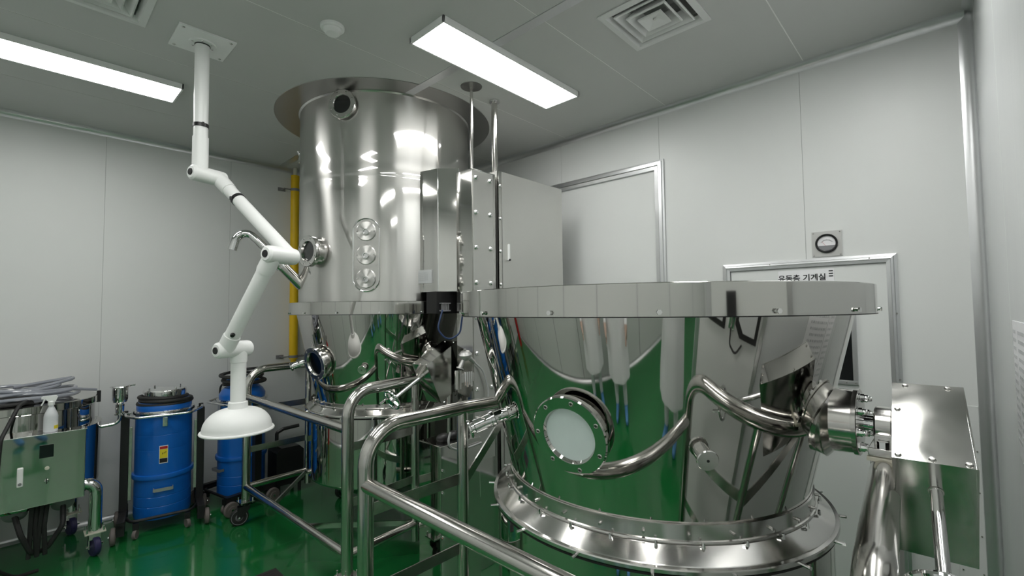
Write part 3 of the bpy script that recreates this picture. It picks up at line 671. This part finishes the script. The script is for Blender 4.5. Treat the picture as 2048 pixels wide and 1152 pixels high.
        MB().tube(pts, RP if sd_ > 0 else .0365, 28).build('handrail', M_TUBE, t)
        MB().box((-.055, min(sd_ * .756, sd_ * .822), ZR + .02), (.055, max(sd_ * .756, sd_ * .822), ZA - .0935), .002).build('bearing_seat', M_STEEL, t)
        MB().cyl((xm, sd_ * lat(xm), .20), (xm, sd_ * lat(xm), ZR), RP * .85, n=20).build('post', M_TUBE, t)
        MB().cyl((.035, sd_ * .79, .20), (.035, sd_ * .79, ZR), RP * .85, n=20).build('post', M_TUBE, t)
        MB().cyl((x0, sd_ * lat(x0), .315), (.035, sd_ * lat(0 if sd_ < 0 else 0), .315), RP * .8, n=18).build('lower_rail', M_TUBE, t)
        for zz in (.958, .620): MB().bar((x0, sd_ * lat(x0), zz), (xm, sd_ * lat(xm), zz), .052, .006).build('flat_bar', M_STEEL, t)
        MB().bar((xm + .0, sd_ * (lat(xm) - .005), .93), (-.02, sd_ * .79, ZR - .02), .045, .008, (1, 0, 0)).build('brace', M_STEEL, t)
        MB().bar((x0, sd_ * .27, .318), (xm, sd_ * lat(xm), .318), .034, .012).build('diagonal_bar', M_STEEL, t)
        # casters
        for (cx, tw_) in ((x0, -.30), (.035, .3)):
            cy = sd_ * (lat(x0) if cx == x0 else .79)
            cpl = MB().box((cx - .055, cy - .055, .190), (cx + .055, cy + .055, .198), .001).build('caster_plate', M_STEEL, t)
            for sx in (-1, 1):
                for sy2 in (-1, 1): MB().cyl((cx + sx * .042, cy + sy2 * .042, .182), (cx + sx * .042, cy + sy2 * .042, .226), .006, n=8).build('bolt', M_CHROME, cpl)
            dx, dy = math.cos(PI + tw_), math.sin(PI + tw_); side = Vector((-dy, dx, 0)); wc = Vector((cx + dx * .045, cy + dy * .045, .0715))
            fb = MB().cyl((cx, cy, .160), (cx, cy, .190), .036, n=16)
            for s in (-1, 1):
                q = side * s * .026
                fb.poly([Vector((cx, cy, .165)) + q + Vector((dx, dy, 0)) * u + Vector((0, 0, v)) for u, v in ((-.035, 0), (.06, -.01), (.062, -.09), (.04, -.11), (.02, -.09), (-.03, -.03))], side * s * .005)
            cf = fb.build('caster', M_BLACK, t)
            MB().lathe([(.030, -.019), (.062, -.019), (.070, -.012), (.071, 0), (.070, .012), (.062, .019), (.030, .019)], wc, side, 32).build('wheel', M_RUBBER, cf)
            MB().lathe([(0, -.021), (.014, -.021), (.018, -.015), (.046, -.012), (.056, -.0195), (.060, -.0195)], wc, side, 32).lathe([(0, .021), (.014, .021), (.018, .015), (.046, .012), (.056, .0195), (.060, .0195)], wc, side, 32).build('wheel_hub', M_GREYP, cf)
            MB().cyl(wc - side * .036, wc + side * .036, .008, n=10).build('axle', M_CHROME, cf)
    y0, y1 = -.841, .86
    MB().cyl((-.83, y0, 1.070), (-.83, y1, 1.070), .0305, n=24).build('cross_rail', M_TUBE, t)
    MB().cyl((-.83, y0, .315), (-.83, y1, .315), .0275, n=24).build('lower_cross_rail', M_TUBE, t)
    MB().cyl((.035, -.79, .315), (.035, .86, .315), .0275, n=24).build('rear_cross_rail', M_TUBE, t)
    for s in (-1, 1): MB().bar((-.12, s * .70, .35), (.03, s * .62, drum_z + .05), .04, .01, (1, 0, 0)).build('drum_bracket', M_STEEL, t)
    # tilting gear box with handwheel at the -y side
    RG = Matrix.Rotation(math.radians(3.5), 3, 'Z'); U = RG @ Vector((.899, 0, .439)).normalized(); D = RG @ Vector((.439, 0, -.899)).normalized(); V = RG @ Vector((0, 1, 0))
    E = Vector((-.338, -.984, 1.426))
    gb = MB(); q = [E, E + U * .33, E + U * .33 + D * .305, E + D * .305]; gb.poly(q, V * .150)
    g_ = gb.build('gear_box', M_GEAR, t, smooth=False)
    MB().poly([p_ - V * .003 + (-U * .0012 + D * -.0012) for p_ in q], V * .004).build('side_cover', M_GEAR, g_)
    upn = -D
    for (a_, y__) in ((.012, .012), (.012, .075), (.20, .138), (.012, .138), (.318, .03), (.318, .12)):
        MB().lathe([(0, .005), (.005, .0045), (.0075, 0)], E + U * a_ + V * y__ + upn * .0005, upn, 10).build('screw', M_BOLT, g_)
    rs = E + D * .085 + V * .071
    MB().lathe([(.0125, .0005), (.0150, .0008), (.0150, .0022), (.0125, .0028)], rs, -U, 20).build('rod_bushing', M_STEEL, g_)
    MB().cyl(rs + U * .01, rs - U * .305, .0125, n=18).build('handwheel_rod', M_CHROME, t)
    hc = rs - U * .295
    hw = MB().torus(hc, U, .064, .008, 40, 10).build('handwheel', M_CHROME, t)
    b = MB().cyl(hc + U * .02, hc - U * .02, .020, n=16); x_, y_, z_ = basis(U)
    for k in range(5):
        a = 2 * PI * k / 5; d_ = x_ * math.cos(a) + y_ * math.sin(a); MB().bar(hc + d_ * .015, hc + d_ * .062, .014, .007, U).build('spoke', M_CHROME, hw)
    b.build('wheel_centre', M_CHROME, hw); MB().cyl(hc + x_ * .064, hc + x_ * .064 - U * .055, .007, n=10).build('crank_knob', M_CHROME, hw)
    return t
T1 = trolley((TX, TY), math.radians(1.5), 'wheeled steel container trolley docked beneath the tower, dark sight glass', 1.093, 1.070, 1.022, M_GLASSK, .49)
T2 = trolley((1.840, .951), math.radians(-.5), 'large steel container trolley in front, frosted white round sight glass', 1.152, 1.104, 1.052, M_FROST, .49)

# ------------------------------------------------------------------ floor drain
fd = thing('floor_drain', 'dark slotted drain cover in the green floor', 'drain cover', (1.16, 3.40, 0), math.radians(0))
b = MB().box((-.12, -.12, .0008), (.12, .12, .004), .001); b.build('plate', M_GRATE, fd)
for k in range(7): MB().box((-.085, -.09 + .03 * k - .006, .0042), (.085, -.09 + .03 * k + .006, .0055)).build('slat', M_GRATE, fd)

# ------------------------------------------------------------------ dust extractors
def vacuum(loc, rz, label, full):
    t = thing('dust_extractor', label, 'vacuum cleaner', (loc[0], loc[1], 0), rz, 'blue drum dust extractors')
    R = .2
    dm = MB().lathe([(0, .095), (R - .02, .095), (R - .004, .10), (R, .12), (R, .20), (R - .003, .204), (R, .208), (R, .28), (R - .003, .284), (R, .288), (R, .425), (R + .014, .428), (R + .018, .445), (R + .014, .462), (R, .465), (R, .66), (R - .002, .664), (R, .668), (R, .78), (R - .002, .784), (R, .788), (R, .955), (0, .955)], n=56).build('drum', M_BLUE, t)
    MB().lathe([(R - .01, .955), (R + .016, .957), (R + .020, .970), (R + .016, .985), (R - .005, .988)], n=56).build('clamp_ring', M_CHROME, t)
    MB().lathe([(R - .006, .986), (R - .004, 1.02), (R - .025, 1.06), (R - .05, 1.085), (0, 1.09)], n=48).build('head', M_BLUE, t)
    hs = MB()
    if full:
        for k in range(3): hs.torus((random.uniform(-.01, .01), random.uniform(-.01, .01), 1.035 + .022 * k), (random.uniform(-.06, .06), random.uniform(-.06, .06), 1), R - .012 - .010 * k, .015, 48, 8)
        hs.build('wrapped_cable', M_RUBBER, t)
        MB().lathe([(R - .048, 1.085), (R - .044, 1.13), (R - .05, 1.145), (.03, 1.152), (0, 1.152)], n=48).build('lid', M_CHROME, t)
        for k in range(4): MB().cyl(((R - .07) * math.cos(k * 1.57 + .6), (R - .07) * math.sin(k * 1.57 + .6), 1.145), ((R - .07) * math.cos(k * 1.57 + .6), (R - .07) * math.sin(k * 1.57 + .6), 1.165), .007, n=8).build('lid_stud', M_CHROME, t)
    else:
        MB().lathe([(R - .06, 1.085), (R - .06, 1.15), (R - .09, 1.185), (0, 1.19)], n=40).build('motor_dome', M_BLUE, t)
        for k in range(5): hs.torus((random.uniform(-.015, .015), random.uniform(-.015, .015), 1.12 + .024 * k), (random.uniform(-.12, .12), random.uniform(-.12, .12), 1), R - .028 + random.uniform(-.012, .012), .013, 44, 8)
        hs.build('coiled_hose', M_RUBBER, t)
        MB().tube(fillet([(-.14, -.06, 1.14), (-.25, -.08, 1.08), (-.26, -.08, .92), (-.20, -.10, .86)], .07, 6), .009, 8).build('hanging_cable', M_RUBBER, t)
    fr = -1  # front is -y
    MB().box((-.012, -R - .016, .86), (.022, -R - .001, .935), .003).build('latch', M_CHROME, t)
    hd = MB().bar((-.06, -R - .032, .35), (.065, -R - .032, .35), .026, .004); hd.box((-.066, -R - .034, .340), (-.058, -R + .006, .362)); hd.box((.061, -R - .034, .340), (.069, -R + .006, .362)); hd.build('drum_handle', M_GALV, t)
    if full:
        a0, a1 = -1.72, -1.43
        def plate(z0, z1, rr, mt, nm, par, i=.0): 
            b = MB().lathe([(rr, z0), (rr, z1)], (0, 0, 0), (0, 0, 1), 6, a0 + i, a1 - i, ref=(1, 0, 0)); return b.build(nm, mt, par)
        wl = plate(.555, .70, R + .0015, M_PAPER, 'warning_label', t)
        plate(.672, .694, R + .0025, M_REDK, 'label_header', wl, .015); plate(.598, .670, R + .0025, M_YLW, 'label_field', wl, .015); plate(.561, .596, R + .0025, M_INK, 'label_footer', wl, .015)
        b = MB()
        for k in range(3):
            a = -1.63 + .055 * k; b.poly([(math.cos(a + u) * (R + .003), math.sin(a + u) * (R + .003), .628 + v + .004 * k) for u, v in ((0, 0), (.022, .004), (.030, .016), (.010, .014))], (0, -.0008, 0))
        b.build('label_symbols', M_INK, wl)
    for s in (-1, 1):
        MB().box((s * .262 - .028, -.035, .12), (s * .262 + .028, .03, .955), .006).build('upright', M_BLACK, t)
        MB().box((s * .225 - .012, -.02, .25), (s * .225 + .012, .02, .85), .002).build('side_plate', M_STEEL, t)
        MB().cyl((s * .262, -.0, .955), (s * .262, -.0, .985), .018, n=14).build('pivot', M_BLACK, t)
        MB().bar((s * .262, -.28, .145), (s * .262, .17, .145), .045, .05).build('base_rail', M_BLACK, t)
        for (wy, wr) in ((-.25, .065), (.13, .065)):
            cf = MB().box((s * .262 - .026, wy - .03, .06), (s * .262 + .026, wy + .03, .15), .004).build('caster', M_BLACK, t)
            MB().lathe([(0, -.021), (.03, -.021), (.032, -.017), (wr - .006, -.016), (wr, -.010), (wr, .010), (wr - .006, .016), (.032, .017), (.03, .021), (0, .021)], (s * .262 + s * .045, wy, wr + .0008), (1, 0, 0), 28).build('wheel', M_TREAD, cf)
            MB().cyl((s * .262, wy, wr), (s * .262 + s * .074, wy, wr), .010, n=10).build('axle', M_CHROME, cf)
        cf = MB().box((s * .17 - .02, -.25, .075), (s * .17 + .02, -.205, .125), .003).build('caster', M_BLACK, t)
        MB().lathe([(0, -.012), (.035, -.012), (.037, -.006), (.037, .006), (.035, .012), (0, .012)], (s * .17, -.235, .0378), (1, .4 * s, 0), 22).build('wheel', M_TREAD, cf)
    MB().tube(fillet([(-.262, .0, .13), (-.262, -.02, .13), (-.20, -.235, .14), (.20, -.235, .14), (.262, -.02, .13), (.262, .0, .13)], .05, 5), .012, 10).build('front_bar', M_BLACK, t)
    MB().tube(fillet([(-.262, .0, .965), (-.252, -.12, .96), (-.18, -.235, .955), (.18, -.235, .955), (.262, -.10, .965), (.27, .05, .975)], .06, 5), .011, 12).build('push_bar', M_CHROME, t)
    return t
vacuum((.885, 5.0), math.radians(-10), 'blue drum dust extractor with chrome lid and yellow warning label', True)
v2 = vacuum((1.50, 5.02), math.radians(-78), 'blue drum dust extractor partly hidden behind the white hood', False)
mb_ = thing('motor_unit', 'black chamfered motor box on the floor behind the docked trolley', 'motor box', (1.88, 4.93, 0))
c = .045
MB().poly([(-.13, -.11, .10), (.13, -.11, .10), (.13, -.11, .46 - c), (.13 - c, -.11, .46), (-.13 + c, -.11, .46), (-.13, -.11, .46 - c)], (0, .24, 0)).build('housing', M_BLACK, mb_, ang=20)
for sx in (-.1, .1):
    for sy2 in (-.08, .1): MB().cyl((sx, sy2, .001), (sx, sy2, .103), .016, n=10).build('foot', M_RUBBER, mb_)
MB().tube(fillet([(-.10, -.02, .46), (-.10, -.02, .60), (-.04, -.03, .63), (.10, -.06, .645)], .03, 5), .017, 10).build('lever', M_BLACK, mb_)

# ------------------------------------------------------------------ sieve machine with control box (left edge)
mc = thing('mobile_machine', 'wheeled stainless machine with a green-reflecting control box at the left edge', 'machine', (.03, 5.0, 0))
MB().lathe([(0, .40), (.25, .405), (.40, .47), (.435, .53), (.440, .955), (.443, .962), (.400, .966)], n=96).build('body', M_MIRROR, mc)
MB().lathe([(.402, .966), (.400, 1.112), (.412, 1.114), (.416, 1.118), (.416, 1.164), (.411, 1.168), (.0, 1.168)], n=96).build('vessel', M_MIRROR, mc)
lt = MB().box((.405, -.05, 1.10), (.430, -.03, 1.19), .003); lt.build('rim_latch', M_BLACK, mc)
bx = MB().box((-.095, -.50, .515), (.315, -.40, .988), .003).build('control_box', M_STEEL, mc)
dr = MB().box((-.093, -.511, .517), (.313, -.5005, .986), .003).build('door', M_MIRROR, bx)
MB().box((-.10, -.514, .984), (.320, -.39, .990), .001).build('lid', M_CHROME, bx)
sc = MB().box((.083, -.516, .832), (.152, -.511, .918), .001).build('display', M_LCD, bx)
MB().box((-.018, -.530, .670), (.012, -.511, .792), .006).build('handle', M_WHITE, bx)
MB().cyl((-.003, -.511, .690), (-.003, -.533, .690), .009, n=12).build('handle_lock', M_GREYP, bx)
MB().lathe([(0, .010), (.010, .010), (.012, .004), (.012, 0)], (.122, -.511, .760), (0, -1, 0), 18).build('indicator', M_CREAM, bx)
MB().lathe([(0, .012), (.009, .012), (.013, .004), (.013, 0)], (.122, -.511, .675), (0, -1, 0), 18).build('key_switch', M_CHROME, bx)
MB().box((.119, -.530, .660), (.125, -.520, .690), .001).build('key', M_BLACK, bx)
# corner leg with caster
LG = Vector((.395, -.285, 0))
MB().tube(fillet([LG + Vector((0, 0, .185)), LG + Vector((0, 0, .54)), LG + Vector((-.16, .02, .545))], .07, 10), .040, 24).build('leg', M_CHROME, mc)
MB().tube(fillet([Vector((-.42, -.20, .185)), Vector((-.42, -.20, .54)), Vector((-.26, -.16, .545))], .07, 8), .040, 20).build('leg', M_CHROME, mc)
MB().tube(fillet([Vector((.30, .30, .185)), Vector((.30, .30, .50)), Vector((.18, .20, .505))], .05, 6), .040, 16).build('leg', M_CHROME, mc)
MB().tube(fillet([Vector((-.30, .30, .185)), Vector((-.30, .30, .50)), Vector((-.18, .20, .505))], .05, 6), .040, 16).build('leg', M_CHROME, mc)
for (x, y) in ((.395, -.285), (-.42, -.20), (.30, .30), (-.30, .30)):
    cp = MB().box((x - .06, y - .06, .176), (x + .06, y + .06, .184), .001).build('caster_plate', M_CREAM, mc)
    for sx in (-1, 1):
        for sy2 in (-1, 1): MB().cyl((x + sx * .046, y + sy2 * .046, .168), (x + sx * .046, y + sy2 * .046, .215), .006, n=8).build('bolt', M_CHROME, cp)
    cf = MB().box((x - .035, y - .030, .125), (x + .035, y + .030, .176), .004).box((x - .035, y - .018, .06), (x - .029, y + .018, .15)).box((x + .029, y - .018, .06), (x + .035, y + .018, .15)).build('caster', M_STEEL, mc)
    MB().lathe([(0, -.022), (.040, -.022), (.068, -.020), (.0745, -.012), (.0745, .012), (.068, .020), (.040, .022), (0, .022)], (x, y, .0755), (1, .25, 0), 30).build('wheel', M_PURPLE, cf)
    MB().cyl((x - .05, y - .012, .0755), (x + .05, y + .012, .0755), .011, n=10).build('axle', M_CHROME, cf)
# cable glands under the box
for (x, y) in ((-.02, -.37), (.215, -.35)):
    gl = MB().lathe([(0, .02), (.028, .02), (.045, .012), (.062, .0), (.064, -.02)], (x, y, .455), (0, -.75, -.4), 28).build('gland', M_GREYP, mc)
    MB().tube(fillet([(x, y - .01, .445), (x + (.03 if x < 0 else -.0), y - .07, .33), (.06 if x < 0 else .14, y - .05, .19), (.09, -.30, .14)], .07, 6), .016, 10).build('cable', M_RUBBER, mc)
for k in range(4): MB().tube(fillet([(.06 + .025 * k, -.44 + .02 * (k % 2), .53), (.055 + .022 * k, -.42, .35), (.05 + .02 * k + .02 * (k % 2), -.40, .15)], .1, 4), .013, 8).build('power_cable', M_RUBBER, mc)
MB().tube(fillet([(.04, -.20, 1.2), (-.02, -.44, 1.19), (-.095, -.56, 1.0), (-.115, -.57, .55), (-.09, -.50, .16), (-.01, -.40, .05), (.10, -.36, .04)], .1, 6), .012, 8).build('drop_cable', M_RUBBER, mc)
MB().tube(fillet([(-.13, -.54, .95), (-.135, -.54, .60), (-.12, -.50, .20)], .06, 4), .008, 8).build('red_cable', M_REDK, mc)
# drip funnel on a bent pipe
fx, fy = .552, -.015
MB().lathe([(.052, 1.205), (.066, 1.205), (.068, 1.198), (.054, 1.192), (.052, 1.10), (.044, 1.075), (.026, 1.068), (.024, 1.060), (.030, 1.058), (.028, .985), (.036, .982), (.036, .974), (.0, .974)], (fx, fy, 0), (0, 0, 1), 32).build('funnel', M_CHROME, mc)
MB().lathe([(0, 1.208), (.062, 1.207), (.062, 1.203), (0, 1.203)], (fx, fy, 0), (0, 0, 1), 28).build('funnel_lid', M_CHROME, mc)
MB().box((fx + .05, fy - .012, 1.198), (fx + .095, fy + .012, 1.214), .003).box((fx + .03, fy - .008, .966), (fx + .075, fy + .008, .978), .002).build('clamp_lever', M_CHROME, mc)
MB().tube(fillet([(fx, fy, .976), (fx, fy, .905), (.42, -.01, .895)], .05, 8), .014, 14).build('drain_pipe', M_CHROME, mc)

# hose coiled on the vessel, spray bottle on the control box
ho = thing('clear_hose', 'coiled translucent grey hose lying on top of the left machine', 'hose', (.03, 5.0, 1.1765))
for k, (r, dx, z, el) in enumerate(((.30, 0, .030, .8), (.26, .02, .058, .75), (.22, -.03, .086, .8), (.32, -.06, .012, .7))):
    pts = [(dx + r * math.cos(a), r * el * math.sin(a) - .05, z + .006 * math.sin(3 * a + k)) for a in [2 * PI * i / 40 for i in range(41)]]
    MB().tube(pts, .0125, 10).build('coil', M_HOSE, ho)
MB().tube(fillet([(-.16, -.22, .075), (.05, -.16, .085), (.26, -.05, .125), (.27, .0, .130), (.20, .03, .120), (-.05, -.06, .098)], .05, 6), .0125, 10).build('loop', M_HOSE, ho)
MB().tube(fillet([(-.30, -.28, .06), (.05, -.24, .07), (.25, -.14, .06), (.40, -.06, .025)], .1, 6), .011, 10).build('loop', M_HOSE, ho)
bh = MB()
for k in range(3): bh.torus((-.08 + .05 * k, -.12, .014 + .0), (0, 0, 1), .19 - .03 * k, .013, 40, 8)
tag(bh.build('black_cable', M_RUBBER), 'black cable coil beneath the translucent hose', 'cable').location = (.03, 5.0, 1.1690)
sp = thing('spray_bottle', 'white translucent trigger spray bottle standing on the control box', 'spray bottle', (.165, 4.552, .9905))
MB().lathe([(0, 0), (.034, 0), (.037, .004), (.037, .105), (.033, .125), (.017, .165), (.014, .172), (.014, .185), (0, .185)], n=32).build('body', M_BOTTLE, sp)
MB().lathe([(0.0, .183), (.018, .183), (.018, .205), (.012, .212), (0, .214)], n=24).build('collar', M_WHITE, sp)
MB().poly([(x, -.011, z) for x, z in ((.020, .205), (.032, .238), (.024, .246), (-.040, .246), (-.050, .241), (-.050, .229), (-.030, .228), (-.014, .205))], (0, .022, 0)).build('spray_head', M_WHITE, sp, ang=20)
MB().poly([(x, -.007, z) for x, z in ((-.030, .229), (-.038, .229), (-.044, .205), (-.052, .186), (-.046, .185), (-.036, .206))], (0, .014, 0)).build('trigger', M_WHITE, sp, ang=20)
lb = MB().lathe([(.0375, .02), (.0375, .075)], (0, 0, 0), (0, 0, 1), 8, -1.2, -.2, ref=(1, 0, 0)).build('label', M_PAPER, sp)
MB().lathe([(.038, .022), (.038, .045)], (0, 0, 0), (0, 0, 1), 8, -1.15, -.25, ref=(1, 0, 0)).build('label_field', M_YLW, lb)

# ------------------------------------------------------------------ what the mirrors show behind the camera
M_SKIN = mat('skin', (.56, .41, .34), .5); M_GOWN = mat('white_gown_cloth', (.84, .85, .87), .75, noise=.03, nscale=6.); M_SHOE = mat('blue_shoe_cover', (.10, .28, .55), .5); M_EYE = mat('dark_eye', (.02, .015, .01), .3)
def person(loc, rz, k, label, raise_arms):
    J = {'pelvis': (0, 0, .96), 'waist': (0, 0, 1.12), 'chest': (0, 0, 1.33), 'neck': (0, .005, 1.47), 'chin': (0, .02, 1.545), 'skull': (0, .015, 1.64), 'crown': (0, .01, 1.70)}
    Rr = {'pelvis': (.15, .11), 'waist': (.135, .10), 'chest': (.16, .11), 'neck': (.055, .055), 'chin': (.062, .075), 'skull': (.078, .095), 'crown': (.05, .06)}
    Ed = [('pelvis', 'waist'), ('waist', 'chest'), ('chest', 'neck'), ('neck', 'chin'), ('chin', 'skull'), ('skull', 'crown')]
    for s_, q in ((-1, 'l'), (1, 'r')):
        J.update({q + 'hip': (s_ * .095, 0, .88), q + 'knee': (s_ * .105, .02, .48), q + 'ank': (s_ * .11, -.02, .09), q + 'toe': (s_ * .13, .15, .045)})
        Rr.update({q + 'hip': (.09, .09), q + 'knee': (.06, .06), q + 'ank': (.042, .045), q + 'toe': (.042, .035)})
        if raise_arms: A = [(s_ * .19, 0, 1.40), (s_ * .23, .16, 1.20), (s_ * .10, .30, 1.42), (s_ * .055, .33, 1.50)]
        else: A = [(s_ * .19, 0, 1.40), (s_ * .25, -.02, 1.12), (s_ * .23, .10, .90), (s_ * .22, .13, .82)]
        for n_, p_, r in zip(('sho', 'elb', 'wri', 'hand'), A, (.062, .046, .032, .034)): J[q + n_] = p_; Rr[q + n_] = (r, r)
        Ed += [('pelvis', q + 'hip'), (q + 'hip', q + 'knee'), (q + 'knee', q + 'ank'), (q + 'ank', q + 'toe'), ('chest', q + 'sho'), (q + 'sho', q + 'elb'), (q + 'elb', q + 'wri'), (q + 'wri', q + 'hand')]
        h = Vector(A[3]); d = (h - Vector(A[2])).normalized(); sd = d.cross(Vector((s_, .3, 0))).normalized()
        for f_ in range(4):
            L_ = (.075, .088, .082, .062)[f_]; a = h + sd * (.030 - .020 * f_) + d * .02; b_ = a + d * L_ * .55; c_ = b_ + (d + Vector((0, .0, -.5 if not raise_arms else .2))).normalized() * L_ * .45
            for n_, p_ in (('a', a), ('b', b_), ('c', c_)): J[q + 'f%d' % f_ + n_] = tuple(p_); Rr[q + 'f%d' % f_ + n_] = (.009, .009)
            Ed += [(q + 'hand', q + 'f%da' % f_), (q + 'f%da' % f_, q + 'f%db' % f_), (q + 'f%db' % f_, q + 'f%dc' % f_)]
        a = h + sd * .042 - d * .015; J[q + 'th'] = tuple(a + sd * .012 + d * .045); Rr[q + 'th'] = (.010, .010); Ed.append((q + 'hand', q + 'th'))
    names = list(J); me = bpy.data.meshes.new('tmp'); me.from_pydata([tuple(c * k for c in J[n]) for n in names], [(names.index(a), names.index(b_)) for a, b_ in Ed], [])
    o = bpy.data.objects.new('tmp', me); COL.objects.link(o); sk = o.modifiers.new('skin', 'SKIN'); sk.use_smooth_shade = True; o.modifiers.new('sub', 'SUBSURF').levels = 2
    for i, n in enumerate(names):
        v = me.skin_vertices[0].data[i]; v.radius = tuple(r * k for r in Rr[n]); v.use_root = n == 'pelvis'
    dg = bpy.context.evaluated_depsgraph_get(); em = bpy.data.meshes.new_from_object(o.evaluated_get(dg)); bpy.data.objects.remove(o)
    em.name = 'person'; em.materials.clear()
    for mt in (M_GOWN, M_SKIN, M_SHOE): em.materials.append(mt)
    for p_ in em.polygons:
        z = p_.center.z / k; hand = min((p_.center / k - Vector(J[q + 'hand'])).length for q in 'lr') < .085
        p_.material_index = 2 if z < .13 else 1 if ((1.50 < z < 1.66 and p_.center.y > .0) or 1.46 < z < 1.52 or hand) else 0
    zmin = min(v.co.z for v in em.vertices)
    b = bpy.data.objects.new('person', em); COL.objects.link(b); b.location = (loc[0], loc[1], -zmin + .001); b.rotation_euler = (0, 0, rz)
    tag(b, label, 'person', 'people behind the camera')
    g = MB(); prof = [(.06, 1.47), (.12, 1.44), (.185, 1.38), (.20, 1.25), (.19, 1.10), (.205, .95), (.24, .60), (.25, .42), (.245, .42), (.235, .60), (.20, .95)]
    g.lathe([(r * k, z * k) for r, z in prof], n=40)
    for v in g.bm.verts:
        a = math.atan2(v.co.y, v.co.x); w = 1 + (.04 * math.sin(7 * a) if v.co.z < 1.0 * k else 0); v.co.x *= w; v.co.y *= .68 * w
    g.build('gown', M_GOWN, b)
    MB().sphere((0, .0, 1.655 * k), .095 * k, (1, 1.12, .82), 20).build('hair_cap', M_GOWN, b)
    for s_ in (-1, 1): MB().sphere((s_ * .030 * k, .098 * k, 1.605 * k), .011 * k, n=10).build('eye', M_EYE, b)
    return b
person((.12, -.50), math.radians(-25), 1.0, 'person in a white gown holding both hands up just right of the camera', True)
person((-.62, .40), math.radians(-70), .98, 'person in a white gown and blue shoe covers standing beside the back wall', False)
person((-.86, 1.00), math.radians(-95), .96, 'person in a white gown mirrored left of centre in the front container', False)
fe = thing('fire_extinguisher', 'red cylinder with black hose standing in the corner behind the left edge', 'fire extinguisher', (-.98, 4.95, 0))
MB().lathe([(0, .001), (.075, .001), (.08, .01), (.08, .42), (.07, .47), (.03, .50), (.022, .53), (0, .53)], n=28).build('body', mat('red_enamel', (.42, .012, .012), .3, coat=.4), fe)
MB().cyl((0, 0, .52), (0, 0, .57), .02).box((-.012, -.10, .56), (.012, .03, .572), .002).box((-.012, -.11, .585), (.012, .03, .595), .002).build('valve_lever', M_CHROME, fe)
MB().tube(fillet([(.02, 0, .55), (.10, -.02, .53), (.105, -.03, .20)], .05, 5), .011, 8).build('hose', M_RUBBER, fe)
